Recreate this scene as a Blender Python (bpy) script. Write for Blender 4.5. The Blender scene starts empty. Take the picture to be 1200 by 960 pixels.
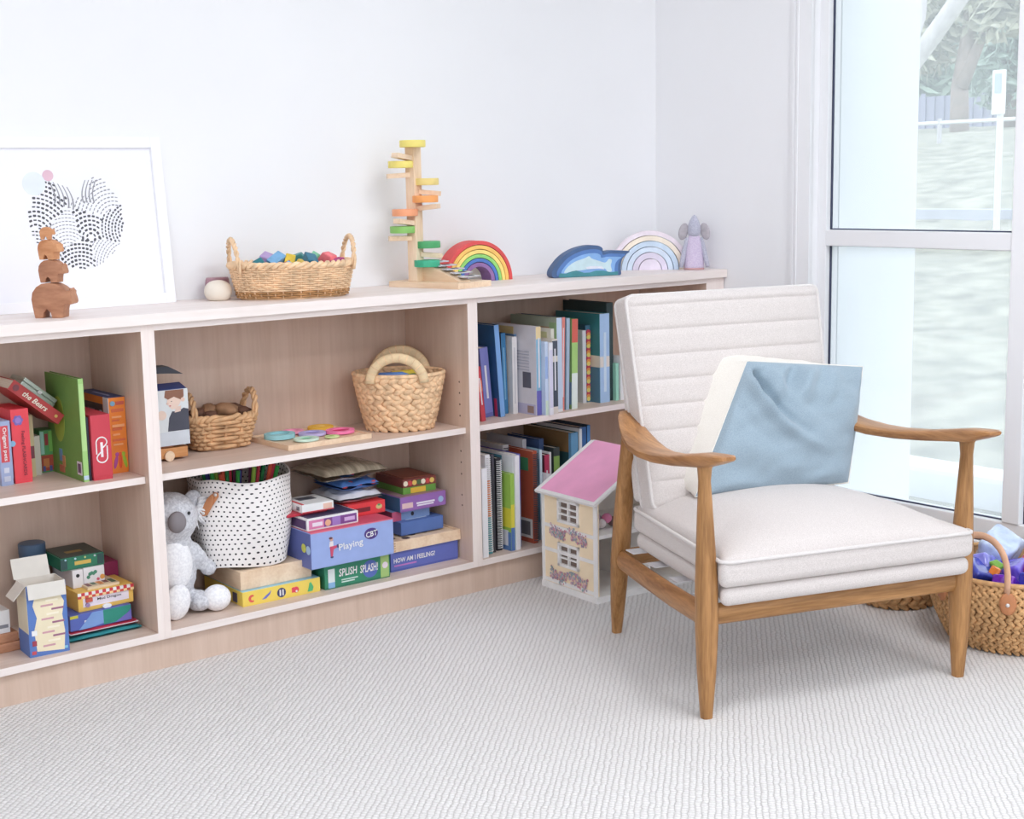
import bpy, bmesh, math, random
from mathutils import Vector, Matrix, noise
R = math.radians
random.seed(7)
scn = bpy.context.scene
COL = scn.collection

# ------------------------------------------------------------------ camera
cam = bpy.data.cameras.new('camera'); camo = bpy.data.objects.new('camera', cam); COL.objects.link(camo)
yaw, pit, rol = .684575, .157275, -.018843
fw = Vector((math.sin(yaw)*math.cos(pit), math.cos(yaw)*math.cos(pit), -math.sin(pit)))
rt = Vector((math.cos(yaw), -math.sin(yaw), 0)); up = rt.cross(fw)
r2 = math.cos(rol)*rt + math.sin(rol)*up; u2 = -math.sin(rol)*rt + math.cos(rol)*up
mw = Matrix((r2, u2, -fw)).transposed().to_4x4(); mw.translation = (-3.41946, -3.41545, 1.14717)
camo.matrix_world = mw
cam.sensor_width = 36; cam.lens = 1687.87*36/1200; cam.clip_end = 300; cam.clip_start = .05
scn.camera = camo
# ------------------------------------------------------------------ sky, exposure
W = bpy.data.worlds.new('overcast_sky'); scn.world = W; W.use_nodes = True
bg = W.node_tree.nodes['Background']; bg.inputs[0].default_value = (.86, .93, 1.0, 1); bg.inputs[1].default_value = 2.1
scn.view_settings.view_transform = 'Standard'; scn.view_settings.look = 'None'
scn.view_settings.exposure = 0.27; scn.view_settings.gamma = 1; scn.view_settings.use_curve_mapping = False
cy = scn.cycles
cy.use_denoising = True; cy.max_bounces = 14; cy.diffuse_bounces = 8; cy.glossy_bounces = 4; cy.transparent_max_bounces = 12
cy.sample_clamp_indirect = 8; cy.caustics_reflective = False; cy.caustics_refractive = False
def portal(name, loc, rot, sx, sy):      # steers daylight sampling through a window opening, gives no light of its own
    l = bpy.data.lights.new(name, 'AREA'); l.shape = 'RECTANGLE'; l.size = sx; l.size_y = sy; l.cycles.is_portal = True
    o = bpy.data.objects.new(name, l); COL.objects.link(o); o.location = loc; o.rotation_euler = rot
RX0, RY0, CEIL = -5.2, -5.6, 2.75        # room: left wall, wall behind the camera, ceiling
portal('daylight_portal_right', (.11, -1.7, 1.285), (0, R(90), 0), 2.27, 2.1)
portal('daylight_portal_front', (-2.6, RY0-.1, 1.5), (R(90), 0, 0), 4.4, 1.9)
portal('daylight_portal_left', (RX0-.1, -3.2, 1.5), (0, R(-90), 0), 1.9, 3.4)

# ------------------------------------------------------------------ materials
def lin(c):
    f = lambda x: (x/255/12.92) if x/255 <= .04045 else ((x/255+.055)/1.055)**2.4
    return (f(c[0]), f(c[1]), f(c[2]), 1)
MATS = {}
def nd(t, ty, **k):
    n = t.nodes.new(ty)
    for a, b in k.items(): setattr(n, a, b)
    return n
def mat(key, rgb=(128,128,128), rough=.55, var=.05, scale=30, bump=0, bscale=300, metal=0, sheen=0, coat=0, stretch=None):
    if key in MATS: return MATS[key]
    m = bpy.data.materials.new(key); m.use_nodes = True; t = m.node_tree; b = t.nodes['Principled BSDF']
    c = lin(rgb); tc = nd(t, 'ShaderNodeTexCoord'); mp = nd(t, 'ShaderNodeMapping')
    t.links.new(tc.outputs['Object'], mp.inputs[0])
    if stretch: mp.inputs['Scale'].default_value = stretch
    n = nd(t, 'ShaderNodeTexNoise'); n.inputs['Scale'].default_value = scale; n.inputs['Detail'].default_value = 4 if var < .36 else 9
    t.links.new(mp.outputs[0], n.inputs[0])
    rp = nd(t, 'ShaderNodeValToRGB')
    rp.color_ramp.elements[0].color = tuple(x*(1-var) for x in c[:3])+(1,); rp.color_ramp.elements[0].position = .3
    rp.color_ramp.elements[1].color = tuple(min(1, x*(1+var)) for x in c[:3])+(1,); rp.color_ramp.elements[1].position = .7
    t.links.new(n.outputs['Fac'], rp.inputs[0]); t.links.new(rp.outputs[0], b.inputs['Base Color'])
    b.inputs['Roughness'].default_value = rough; b.inputs['Metallic'].default_value = metal
    b.inputs['Sheen Weight'].default_value = sheen; b.inputs['Coat Weight'].default_value = coat
    if bump:
        n2 = nd(t, 'ShaderNodeTexNoise'); n2.inputs['Scale'].default_value = bscale; n2.inputs['Detail'].default_value = 3
        t.links.new(mp.outputs[0], n2.inputs[0]); bp = nd(t, 'ShaderNodeBump'); bp.inputs['Strength'].default_value = bump
        bp.inputs['Distance'].default_value = .002
        t.links.new(n2.outputs['Fac'], bp.inputs['Height']); t.links.new(bp.outputs[0], b.inputs['Normal'])
    MATS[key] = m; return m
def wood(key, c1, c2, stretch=(30, 30, 2), scale=1.0, rough=.5, bump=.05, dist=3.0):
    if key in MATS: return MATS[key]
    m = bpy.data.materials.new(key); m.use_nodes = True; t = m.node_tree; b = t.nodes['Principled BSDF']
    tc = nd(t, 'ShaderNodeTexCoord'); mp = nd(t, 'ShaderNodeMapping'); mp.inputs['Scale'].default_value = stretch
    t.links.new(tc.outputs['Object'], mp.inputs[0])
    n = nd(t, 'ShaderNodeTexNoise'); n.inputs['Scale'].default_value = scale; n.inputs['Detail'].default_value = 6
    n.inputs['Distortion'].default_value = dist*.2
    t.links.new(mp.outputs[0], n.inputs[0])
    n2 = nd(t, 'ShaderNodeTexNoise'); n2.inputs['Scale'].default_value = scale*6; n2.inputs['Detail'].default_value = 3
    t.links.new(mp.outputs[0], n2.inputs[0])
    mx = nd(t, 'ShaderNodeMath', operation='MULTIPLY_ADD'); mx.inputs[1].default_value = .45
    t.links.new(n2.outputs['Fac'], mx.inputs[0]); t.links.new(n.outputs['Fac'], mx.inputs[2])
    rp = nd(t, 'ShaderNodeValToRGB'); rp.color_ramp.elements[0].color = lin(c1); rp.color_ramp.elements[1].color = lin(c2)
    rp.color_ramp.elements[0].position = .52; rp.color_ramp.elements[1].position = .95
    t.links.new(mx.outputs[0], rp.inputs[0]); t.links.new(rp.outputs[0], b.inputs['Base Color'])
    b.inputs['Roughness'].default_value = rough
    bp = nd(t, 'ShaderNodeBump'); bp.inputs['Strength'].default_value = bump; bp.inputs['Distance'].default_value = .001
    t.links.new(mx.outputs[0], bp.inputs['Height']); t.links.new(bp.outputs[0], b.inputs['Normal'])
    MATS[key] = m; return m
def fabric(key, rgb, rgb2, pitch=900, rough=.9, bump=.25):
    if key in MATS: return MATS[key]
    m = mat(key, rgb, rough, 0, sheen=.25); t = m.node_tree; b = t.nodes['Principled BSDF']
    tc = nd(t, 'ShaderNodeTexCoord'); n = nd(t, 'ShaderNodeTexNoise'); n.inputs['Scale'].default_value = pitch; n.inputs['Detail'].default_value = 2
    t.links.new(tc.outputs['Object'], n.inputs[0]); rp = nd(t, 'ShaderNodeValToRGB')
    rp.color_ramp.elements[0].color = lin(rgb); rp.color_ramp.elements[1].color = lin(rgb2)
    rp.color_ramp.elements[0].position = .38; rp.color_ramp.elements[1].position = .62
    t.links.new(n.outputs['Fac'], rp.inputs[0]); t.links.new(rp.outputs[0], b.inputs['Base Color'])
    bp = nd(t, 'ShaderNodeBump'); bp.inputs['Strength'].default_value = bump; bp.inputs['Distance'].default_value = .001
    t.links.new(n.outputs['Fac'], bp.inputs['Height']); t.links.new(bp.outputs[0], b.inputs['Normal'])
    return m
_pc = {}
def col(r, g, b, rough=.5, coat=0):     # plain printed / painted colour
    r, g, b = (int(x*.86+26) for x in (r, g, b))          # raised towards grey: hazy light and lifted shadows put into the colour
    k = 'paint_%d_%d_%d_%d' % (r, g, b, int(rough*100))
    return mat(k, (r, g, b), rough, .04, 25, coat=coat)
LAM = wood('birch_laminate', (202,176,158), (214,190,174), (26,26,1.6), 1.0, .45, .03)  # panels toned darker than their edging to deepen the shade inside the bays
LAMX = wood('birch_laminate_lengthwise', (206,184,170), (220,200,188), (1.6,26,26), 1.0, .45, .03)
EDGE = wood('birch_edging', (232,218,212), (240,228,222), (26,26,1.6), 1.0, .5, .02)  # edge banding, made paler than the boards to suggest front light
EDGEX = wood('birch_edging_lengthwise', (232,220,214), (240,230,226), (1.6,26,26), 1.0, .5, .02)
TEAK = wood('oiled_teak', (130,88,44), (190,140,88), (30,30,2.2), 1.4, .42, .08)
TEAKX = wood('oiled_teak_crosswise', (130,88,44), (190,140,88), (2.2,30,30), 1.4, .42, .08)
TEAKY = wood('oiled_teak_armrest', (134,88,48), (192,140,90), (30,2.2,30), 1.4, .38, .08)
PALEW = wood('pale_beech', (222,190,158), (242,218,190), (20,3,20), 1.2, .5, .03)
PALEZ = wood('pale_beech_upright', (222,190,158), (242,218,190), (20,20,3), 1.2, .5, .03)
CREAM = fabric('cream_upholstery', (194,186,182), (216,208,205), 700)
CREAM2 = fabric('cream_piping', (204,198,195), (220,214,212), 900)
PAGES = mat('paper_pages', (236,230,216), .85, .08, 3, stretch=(400,1,1))
WHITE = col(240,240,240); BLACK = col(24,24,28); PAPER = mat('art_paper', (240,240,246), .8, 0)

# ------------------------------------------------------------------ mesh helpers
class MB:
    def __init__(s): s.v = []; s.f = []
    def add(s, vs, fs, M=None):
        o = len(s.v)
        s.v += [tuple(M @ Vector(p)) for p in vs] if M else [tuple(p) for p in vs]
        s.f += [tuple(i+o for i in f) for f in fs]; return s
    def box(s, x0, x1, y0, y1, z0, z1, M=None):
        return s.add([(x0,y0,z0),(x1,y0,z0),(x1,y1,z0),(x0,y1,z0),(x0,y0,z1),(x1,y0,z1),(x1,y1,z1),(x0,y1,z1)],
                     [(3,2,1,0),(4,5,6,7),(0,1,5,4),(1,2,6,5),(2,3,7,6),(3,0,4,7)], M)
    def prism(s, poly, y0, y1, M=None):          # outline in x-z, counter-clockwise seen from -y, pushed along y
        n = len(poly); vs = [(x, y0, z) for x, z in poly]+[(x, y1, z) for x, z in poly]
        fs = [tuple(range(n)), tuple(range(2*n-1, n-1, -1))]+[(i, i+n, (i+1) % n+n, (i+1) % n) for i in range(n)]
        return s.add(vs, fs, M)
    def loft(s, rings, cap=True, closed=True, loop=False, M=None):
        n = len(rings[0]); vs = [p for r in rings for p in r]; fs = []; k = len(rings)
        for j in range(k if loop else k-1):
            j2 = (j+1) % k
            for i in range(n if closed else n-1):
                i2 = (i+1) % n; fs.append((j*n+i, j*n+i2, j2*n+i2, j2*n+i))
        if cap and not loop: fs += [tuple(range(n-1, -1, -1)), tuple((k-1)*n+i for i in range(n))]
        return s.add(vs, fs, M)
    def tube(s, path, rad, n=8, closed=False, M=None, flat=1.0, upv=(0,0,1)):
        P = [Vector(p) for p in path]; k = len(P); rings = []
        rr = rad if isinstance(rad, (list, tuple)) else [rad]*k
        prev = None
        for i in range(k):
            d = (P[(i+1) % k]-P[i-1]) if (closed or 0 < i < k-1) else (P[1]-P[0] if i == 0 else P[-1]-P[-2])
            d.normalize()
            if prev is None:
                a = Vector(upv); a = a-d*a.dot(d)
                if a.length < 1e-4: a = Vector((1,0,0))-d*d.x
            else: a = prev-d*prev.dot(d)
            a.normalize(); prev = a; b = d.cross(a)
            rings.append([P[i]+(a*math.cos(2*math.pi*j/n)*flat+b*math.sin(2*math.pi*j/n))*rr[i] for j in range(n)])
        return s.loft(rings, cap=not closed, loop=closed, M=M)
    def lathe(s, prof, n=32, sx=1, sy=1, M=None, cap=True):
        return s.loft([[(r*sx*math.cos(2*math.pi*i/n), r*sy*math.sin(2*math.pi*i/n), z) for i in range(n)] for r, z in prof], cap=cap, M=M)
    def ell(s, c, r, nu=14, nv=9, M=None, rot=None):
        L = Matrix.Translation(c) @ (rot.to_4x4() if rot else Matrix.Identity(4)) @ Matrix.Diagonal((r[0], r[1], r[2], 1))
        if M: L = M @ L
        vs = [(0,0,-1)]; fs = []
        for j in range(1, nv):
            a = math.pi*j/nv-math.pi/2
            vs += [(math.cos(a)*math.cos(2*math.pi*i/nu), math.cos(a)*math.sin(2*math.pi*i/nu), math.sin(a)) for i in range(nu)]
        vs.append((0,0,1)); t = len(vs)-1
        for i in range(nu):
            fs.append((0, 1+(i+1) % nu, 1+i)); fs.append((t, 1+(nv-2)*nu+i, 1+(nv-2)*nu+(i+1) % nu))
            for j in range(nv-2):
                a = 1+j*nu; fs.append((a+i, a+(i+1) % nu, a+nu+(i+1) % nu, a+nu+i))
        return s.add(vs, fs, L)
    def rbox(s, hx, hy, hz, r, n=10, fn=None, M=None):     # rounded box centred on 0; fn may push each point
        def ax(h):
            t = [-h+r*k/3 for k in range(4)]; t += [-h+r+(2*h-2*r)*k/n for k in range(1, n)]; t += [h-r+r*k/3 for k in range(4)]; return t
        A = [ax(hx), ax(hy), ax(hz)]; H = (hx, hy, hz)
        for a in range(3):
            b, c = (a+1) % 3, (a+2) % 3
            for sg in (-1, 1):
                vs = []
                for q in A[c]:
                    for p in A[b]:
                        w = [0,0,0]; w[a] = sg*H[a]; w[b] = p; w[c] = q
                        inn = [max(-(H[i]-r), min(H[i]-r, w[i])) for i in range(3)]
                        d = Vector([w[i]-inn[i] for i in range(3)]); d.normalize()
                        o = Vector(inn)+d*r; vs.append(fn(o) if fn else o)
                nb = len(A[b]); fs = []
                for j in range(len(A[c])-1):
                    for i in range(nb-1):
                        f = (j*nb+i, j*nb+i+1, (j+1)*nb+i+1, (j+1)*nb+i)
                        fs.append(f if sg > 0 else f[::-1])
                s.add(vs, fs, M)
        return s
def setprops(o, label=None, cat=None, group=None, kind=None):
    if label: o['label'] = label
    if cat: o['category'] = cat
    if group: o['group'] = group
    if kind: o['kind'] = kind
    return o
def mesh(name, mb, m, smooth=False, bevel=0, weld=False):
    me = bpy.data.meshes.new(name)
    me.from_pydata([tuple(p) for p in mb.v], [], mb.f)
    if weld or bevel:
        bm = bmesh.new(); bm.from_mesh(me)
        if weld: bmesh.ops.remove_doubles(bm, verts=bm.verts, dist=1e-5); bmesh.ops.recalc_face_normals(bm, faces=bm.faces)
        if bevel:
            ed = [e for e in bm.edges if len(e.link_faces) == 2 and e.calc_face_angle(0) > .5]
            bmesh.ops.bevel(bm, geom=ed, offset=bevel, segments=2, profile=.6, affect='EDGES', clamp_overlap=True)
        bm.to_mesh(me); bm.free()
    if smooth:
        me.polygons.foreach_set('use_smooth', [True]*len(me.polygons))
        if smooth == 'auto': me.set_sharp_from_angle(angle=R(40))
    if m: me.materials.append(m)
    return me
def part(name, mb, m, parent=None, smooth=False, bevel=0, label=None, weld=False, kind=None):
    o = bpy.data.objects.new(name, mesh(name, mb, m, smooth, bevel, weld)); COL.objects.link(o)
    if parent: o.parent = parent
    return setprops(o, label=label, kind=kind)
def thing(name, label, cat, loc=(0,0,0), rz=0, group=None, rot=None):
    o = bpy.data.objects.new(name, None); COL.objects.link(o); o.empty_display_size = .05
    o.location = loc; o.rotation_euler = rot if rot else (0, 0, rz)
    return setprops(o, label, cat, group)
def solo(name, mb, m, label, cat, loc=(0,0,0), rz=0, group=None, rot=None, **k):
    o = part(name, mb, m, None, **k); o.location = loc; o.rotation_euler = rot if rot else (0, 0, rz)
    return setprops(o, label, cat, group)
def struct(name, mb, m, parent=None, **k):
    o = part(name, mb, m, parent, **k)
    if not parent: o['kind'] = 'structure'
    return o
FRONT = Matrix.Rotation(R(90), 4, 'X')
DOWN = Matrix(((0,1,0,0),(0,0,-1,0),(-1,0,0,0),(0,0,0,1)))        # spine lettering read from top to bottom
UPW = Matrix(((0,-1,0,0),(0,0,-1,0),(1,0,0,0),(0,0,0,1)))
TOPF = Matrix.Identity(4)
LEFTF = Matrix(((0,0,-1,0),(-1,0,0,0),(0,1,0,0),(0,0,0,1)))       # on a face turned to -x
def text(s, parent, m, at, size, width=None, ori=FRONT, name='lettering', shear=0, ext=.0003, bold=.018):
    cu = bpy.data.curves.new('text', 'FONT'); cu.body = s; cu.size = 1; cu.align_x = 'CENTER'; cu.align_y = 'CENTER'
    cu.resolution_u = 2; cu.shear = shear; cu.offset = bold
    tmp = bpy.data.objects.new('tmp_text', cu); COL.objects.link(tmp)
    dg = bpy.context.evaluated_depsgraph_get(); me = bpy.data.meshes.new_from_object(tmp.evaluated_get(dg))
    bpy.data.objects.remove(tmp); bpy.data.curves.remove(cu)
    xs = [v.co.x for v in me.vertices]; ys = [v.co.y for v in me.vertices]
    cx, cyy = (min(xs)+max(xs))/2, (min(ys)+max(ys))/2; hh = max(ys)-min(ys); ww = max(xs)-min(xs)
    sy = size/hh; sx = (width/ww) if width else sy
    for v in me.vertices: v.co = Vector(((v.co.x-cx)*sx, (v.co.y-cyy)*sy, 0))
    me.transform(Matrix.Translation(at) @ ori @ Matrix.Translation((0, 0, lay(parent)+.0004))); me.materials.clear(); me.materials.append(m)
    o = bpy.data.objects.new(name, me); COL.objects.link(o); o.parent = parent; return o
LAY = {}
def lay(parent):                 # every further print on a thing lies a hair above the last one
    LAY[parent.name] = LAY.get(parent.name, 0)+1; return .00035+.00016*LAY[parent.name]
def plate(parent, m, x0, x1, z0, z1, y, name='printed_panel', t=0, label=None):
    return part(name, MB().box(x0, x1, y-lay(parent), y+.0001, z0, z1), m, parent, label=label)
def platel(parent, m, y0, y1, z0, z1, x, name='printed_panel', t=0, label=None):
    return part(name, MB().box(x-lay(parent), x+.0001, y0, y1, z0, z1), m, parent, label=label)
def platet(parent, m, x0, x1, y0, y1, z, name='printed_panel', t=0, label=None):
    return part(name, MB().box(x0, x1, y0, y1, z-.0001, z+lay(parent)), m, parent, label=label)
def disc(parent, m, x, z, y, r, name='printed_dot', n=14, t=0, rz=1):
    return part(name, MB().prism([(x+r*math.cos(2*math.pi*i/n), z+r*rz*math.sin(2*math.pi*i/n)) for i in range(n)], y-lay(parent), y+.0001), m, parent)

# ================================================================== the room
PAINT = mat('white_wall_paint', (238,238,240), .8, .012, 3, bump=.03, bscale=250)
TRIM = mat('white_gloss_trim', (238,238,240), .35, .01, 3)
def carpet_mat():
    m = bpy.data.materials.new('loop_pile_carpet'); m.use_nodes = True; t = m.node_tree; b = t.nodes['Principled BSDF']; L = t.links.new
    def mt(op, a, b_=None, c=None):
        n = nd(t, 'ShaderNodeMath', operation=op)
        for i, x in enumerate((a, b_, c)):
            if x is None: continue
            if isinstance(x, (int, float)): n.inputs[i].default_value = x
            else: L(x, n.inputs[i])
        return n.outputs[0]
    tc = nd(t, 'ShaderNodeTexCoord'); wob = nd(t, 'ShaderNodeTexNoise'); wob.inputs['Scale'].default_value = 45
    L(tc.outputs['Object'], wob.inputs[0]); sc = nd(t, 'ShaderNodeVectorMath', operation='SCALE'); sc.inputs['Scale'].default_value = .010
    L(wob.outputs['Color'], sc.inputs[0]); ad = nd(t, 'ShaderNodeVectorMath', operation='ADD'); L(tc.outputs['Object'], ad.inputs[0]); L(sc.outputs[0], ad.inputs[1])
    mp = nd(t, 'ShaderNodeMapping'); mp.inputs['Rotation'].default_value = (0, 0, R(47.6)); L(ad.outputs[0], mp.inputs[0])
    sp = nd(t, 'ShaderNodeSeparateXYZ'); L(mp.outputs[0], sp.inputs[0])
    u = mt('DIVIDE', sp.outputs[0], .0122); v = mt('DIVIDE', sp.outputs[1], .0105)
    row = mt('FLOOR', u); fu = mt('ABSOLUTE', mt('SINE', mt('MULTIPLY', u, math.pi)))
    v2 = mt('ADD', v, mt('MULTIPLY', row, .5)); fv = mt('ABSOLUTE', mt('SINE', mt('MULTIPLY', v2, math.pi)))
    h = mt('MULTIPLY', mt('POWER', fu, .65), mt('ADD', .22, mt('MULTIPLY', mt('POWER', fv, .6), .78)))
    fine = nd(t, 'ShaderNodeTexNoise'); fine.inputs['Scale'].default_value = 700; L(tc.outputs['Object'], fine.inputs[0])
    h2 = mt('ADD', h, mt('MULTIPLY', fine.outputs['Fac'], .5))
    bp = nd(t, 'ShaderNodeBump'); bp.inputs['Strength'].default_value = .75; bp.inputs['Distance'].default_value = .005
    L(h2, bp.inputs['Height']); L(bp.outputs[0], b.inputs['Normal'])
    rp = nd(t, 'ShaderNodeValToRGB'); rp.color_ramp.elements[0].color = lin((206,202,199)); rp.color_ramp.elements[1].color = lin((234,231,229))  # grooves coloured darker, standing in for the shade between loops
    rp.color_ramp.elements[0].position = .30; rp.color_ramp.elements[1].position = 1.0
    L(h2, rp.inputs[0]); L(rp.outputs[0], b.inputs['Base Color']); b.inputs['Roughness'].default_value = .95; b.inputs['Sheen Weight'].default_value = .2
    return m
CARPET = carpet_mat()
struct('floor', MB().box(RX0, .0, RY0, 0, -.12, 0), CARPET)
struct('ceiling', MB().box(RX0-.15, .15, RY0-.15, .15, CEIL, CEIL+.15), PAINT)
struct('wall_back', MB().box(RX0-.15, .15, 0, .15, -.12, CEIL), PAINT)
OY0, OY1, OZ0, OZ1 = -2.75, -.648, .15, 2.42
struct('wall_right', MB().box(0, .15, OY1, 0, -.12, CEIL).box(0, .15, RY0-.15, OY0, -.12, CEIL)
       .box(0, .15, OY0, OY1, -.12, OZ0).box(0, .15, OY0, OY1, OZ1, CEIL), PAINT)
FX0, FX1, FZ0, FZ1 = -4.8, -.4, .55, 2.45
struct('wall_front', MB().box(RX0-.15, FX0, RY0-.15, RY0, -.12, CEIL).box(FX1, 0, RY0-.15, RY0, -.12, CEIL)
       .box(FX0, FX1, RY0-.15, RY0, -.12, FZ0).box(FX0, FX1, RY0-.15, RY0, FZ1, CEIL), PAINT)
LY0, LY1 = -4.9, -1.5
struct('wall_left', MB().box(RX0-.15, RX0, RY0, LY0, -.12, CEIL).box(RX0-.15, RX0, LY1, 0, -.12, CEIL)
       .box(RX0-.15, RX0, LY0, LY1, -.12, FZ0).box(RX0-.15, RX0, LY0, LY1, FZ1, CEIL), PAINT)
# --- flush ceiling lights, each one lamp with its own light
def ceiling_light(x, y, label, watt):
    t = thing('ceiling_light', label, 'light', (x, y, CEIL), group='flush ceiling light panels')
    part('frame', MB().box(-.62,.62,-.32,.32,-.03,0), TRIM, t, bevel=.004)
    m = mat('light_diffuser', (250,250,250), .6, 0); b = m.node_tree.nodes['Principled BSDF']
    b.inputs['Emission Color'].default_value = (.94,.965,1,1); b.inputs['Emission Strength'].default_value = 3
    part('diffuser', MB().box(-.59,.59,-.29,.29,-.034,-.028), m, t)
    l = bpy.data.lights.new('lamp', 'AREA'); l.shape = 'RECTANGLE'; l.size = 1.16; l.size_y = .56; l.energy = watt; l.color = (.93, .955, 1)
    o = bpy.data.objects.new('lamp', l); COL.objects.link(o); o.parent = t; o.location = (0, 0, -.04)
ceiling_light(-1.1, -2.3, 'white ceiling light panel nearest the window and shelves', 19)
ceiling_light(-3.6, -2.3, 'white ceiling light panel over the left end of the shelves', 10.5)
ceiling_light(-1.3, -4.3, 'white ceiling light panel behind the camera by the window wall', 19)
ceiling_light(-3.6, -4.3, 'white ceiling light panel in the rear left of the room', 14)
# --- glass: clear pane with a white translucent veil mixed in to imitate glare
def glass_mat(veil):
    m = bpy.data.materials.new('veiled_window_glass'); m.use_nodes = True; t = m.node_tree; t.nodes.remove(t.nodes['Principled BSDF']); L = t.links.new
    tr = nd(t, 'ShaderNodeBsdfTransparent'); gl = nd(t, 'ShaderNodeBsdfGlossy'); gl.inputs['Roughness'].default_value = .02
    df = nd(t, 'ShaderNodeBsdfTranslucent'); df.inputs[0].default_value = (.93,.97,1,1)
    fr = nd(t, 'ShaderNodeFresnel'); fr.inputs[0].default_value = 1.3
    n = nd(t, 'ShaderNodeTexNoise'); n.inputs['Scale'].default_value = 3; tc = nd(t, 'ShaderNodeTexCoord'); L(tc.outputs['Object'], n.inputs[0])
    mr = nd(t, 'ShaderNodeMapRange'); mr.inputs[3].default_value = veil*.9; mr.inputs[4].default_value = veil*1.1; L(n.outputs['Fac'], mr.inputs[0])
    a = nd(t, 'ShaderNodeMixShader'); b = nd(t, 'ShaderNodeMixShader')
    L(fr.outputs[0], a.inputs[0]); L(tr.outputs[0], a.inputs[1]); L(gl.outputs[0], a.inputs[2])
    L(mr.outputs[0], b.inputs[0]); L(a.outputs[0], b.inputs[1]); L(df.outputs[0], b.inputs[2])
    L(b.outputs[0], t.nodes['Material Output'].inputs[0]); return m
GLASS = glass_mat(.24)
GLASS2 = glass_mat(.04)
win = bpy.data.objects.new('window_1', None); COL.objects.link(win); win['kind'] = 'structure'
win['label'] = 'tall white framed window with a transom looking out to a grassy slope'
GASK = mat('dark_window_gasket', (52,58,84), .5)
xf0, xf1 = .028, .085
def fpart(name, y0, y1, z0, z1, x0=xf0, x1=xf1, m=TRIM, bev=.003): return part(name, MB().box(x0, x1, y0, y1, z0, z1), m, win, bevel=bev)
fpart('jamb', -.68, OY1, OZ0, OZ1); fpart('jamb', OY0, OY0+.032, OZ0, OZ1)
fpart('head_rail', OY0+.032, -.68, OZ1-.04, OZ1); fpart('bottom_rail', OY0+.032, -.68, OZ0, .205)
fpart('mullion', -1.345, -1.2934, .205, OZ1-.04, xf0-.004, xf1); fpart('mullion', -2.06, -2.012, .205, OZ1-.04, xf0-.004, xf1)
panes = [(-1.2934, -.68), (-2.012, -1.345), (OY0+.032, -2.06)]
for y0, y1 in panes:
    fpart('transom', y0, y1, .94, .9875, xf0, xf1)
    for z0, z1 in ((.205, .94), (.9875, OZ1-.04)):
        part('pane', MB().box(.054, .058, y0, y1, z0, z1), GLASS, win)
        g = .0045
        part('gasket', MB().box(.047, .053, y1-g, y1, z0, z1).box(.047, .053, y0, y0+g*.4, z0, z1)
             .box(.047, .053, y0, y1-g, z0, z0+g*.8).box(.047, .053, y0, y1-g, z1-g*.3, z1), GASK, win)
sill = part('window_sill', MB().box(-.012, .03, OY0, OY1, OZ0-.02, OZ0), TRIM, win, bevel=.003)
# moulded casing around the opening
def casing(y0, sgn):        # stepped profile across y, standing proud of the wall
    st = [(0, .006), (.012, .011), (.02, .008), (.03, .014), (.036, .012), (.082, .012)]
    mb = MB()
    for i in range(len(st)-1):
        a, b = st[i][0], st[i+1][0]; ya, yb = sorted((y0-sgn*a, y0-sgn*b))
        mb.box(-st[i][1], .001, ya, yb, 0.0, OZ1+.08)
    return mb
struct('trim_1', casing(-.566, 1), TRIM)
struct('trim_2', casing(OY0-.082, -1), TRIM)
struct('trim_3', MB().box(-.014, .001, OY0-.08, OY1+.08, OZ1, OZ1+.08), TRIM)
for nm, bx in (('window_2', (FX0, FX1, RY0-.1, RY0-.05, FZ0, FZ1, 'x')), ('window_3', (RX0-.1, RX0-.05, LY0, LY1, FZ0, FZ1, 'y'))):
    w = bpy.data.objects.new(nm, None); COL.objects.link(w); w['kind'] = 'structure'
    x0, x1, y0, y1, z0, z1, a = bx; mb = MB()
    mb.box(x0, x1, y0, y1, z0, z0+.06); mb.box(x0, x1, y0, y1, z1-.06, z1)
    for k in range(4):
        if a == 'x': c = x0+.03+(x1-x0-.06)*k/3; mb.box(c-.03, c+.03, y0, y1, z0+.06, z1-.06)
        else: c = y0+.03+(y1-y0-.06)*k/3; mb.box(x0, x1, c-.03, c+.03, z0+.06, z1-.06)
    part('window_frame', mb, TRIM, w)
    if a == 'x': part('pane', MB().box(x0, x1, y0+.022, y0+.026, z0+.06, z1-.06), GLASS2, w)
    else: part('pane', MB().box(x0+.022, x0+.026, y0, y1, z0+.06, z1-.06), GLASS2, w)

# ================================================================== outside the window
def ground_z(x):
    pts = [(.15,-.06),(1.0,-.06),(1.3,-.03),(5.9,.42),(8.4,.70),(8.9,.86),(13.3,1.55),(34,2.45),(60,3.5)]
    if x <= pts[0][0]: return pts[0][1]
    for (a, za), (b, zb) in zip(pts, pts[1:]):
        if x <= b: return za+(zb-za)*(x-a)/(b-a)
    return pts[-1][1]
GRASS = mat('sparse_dry_grass', (150,150,136), .95, .40, 4, bump=.8, bscale=24)
BARK = mat('leaf_litter', (150,138,128), .95, .35, 3.5, bump=.6, bscale=18)
mb = MB(); xs = [1.3+.22*i for i in range(35)]+[9+.6*i for i in range(60)]; ys = [-16+.45*i for i in range(150)]
n = len(ys)
mb.add([(x, y, ground_z(x)+(.05*noise.noise(Vector((x*1.3, y*1.3, 0)))+.03*noise.noise(Vector((x*4, y*4, 3))))*min(1, (x-1.3)*.6)) for x in xs for y in ys],
       [(i*n+j, (i+1)*n+j, (i+1)*n+j+1, i*n+j+1) for i in range(len(xs)-1) for j in range(n-1)])
lawn = solo('grass_slope', mb, GRASS, 'pale grassy bank rising behind the window', 'slope', smooth=True); lawn['kind'] = 'structure'
g2 = solo('ground', MB().box(-60, 60, -60, 60, -.4, -.2), mat('garden_soil', (150,150,140), .95, .2, 1), 'flat ground around the building', 'ground'); g2['kind'] = 'structure'
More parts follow.
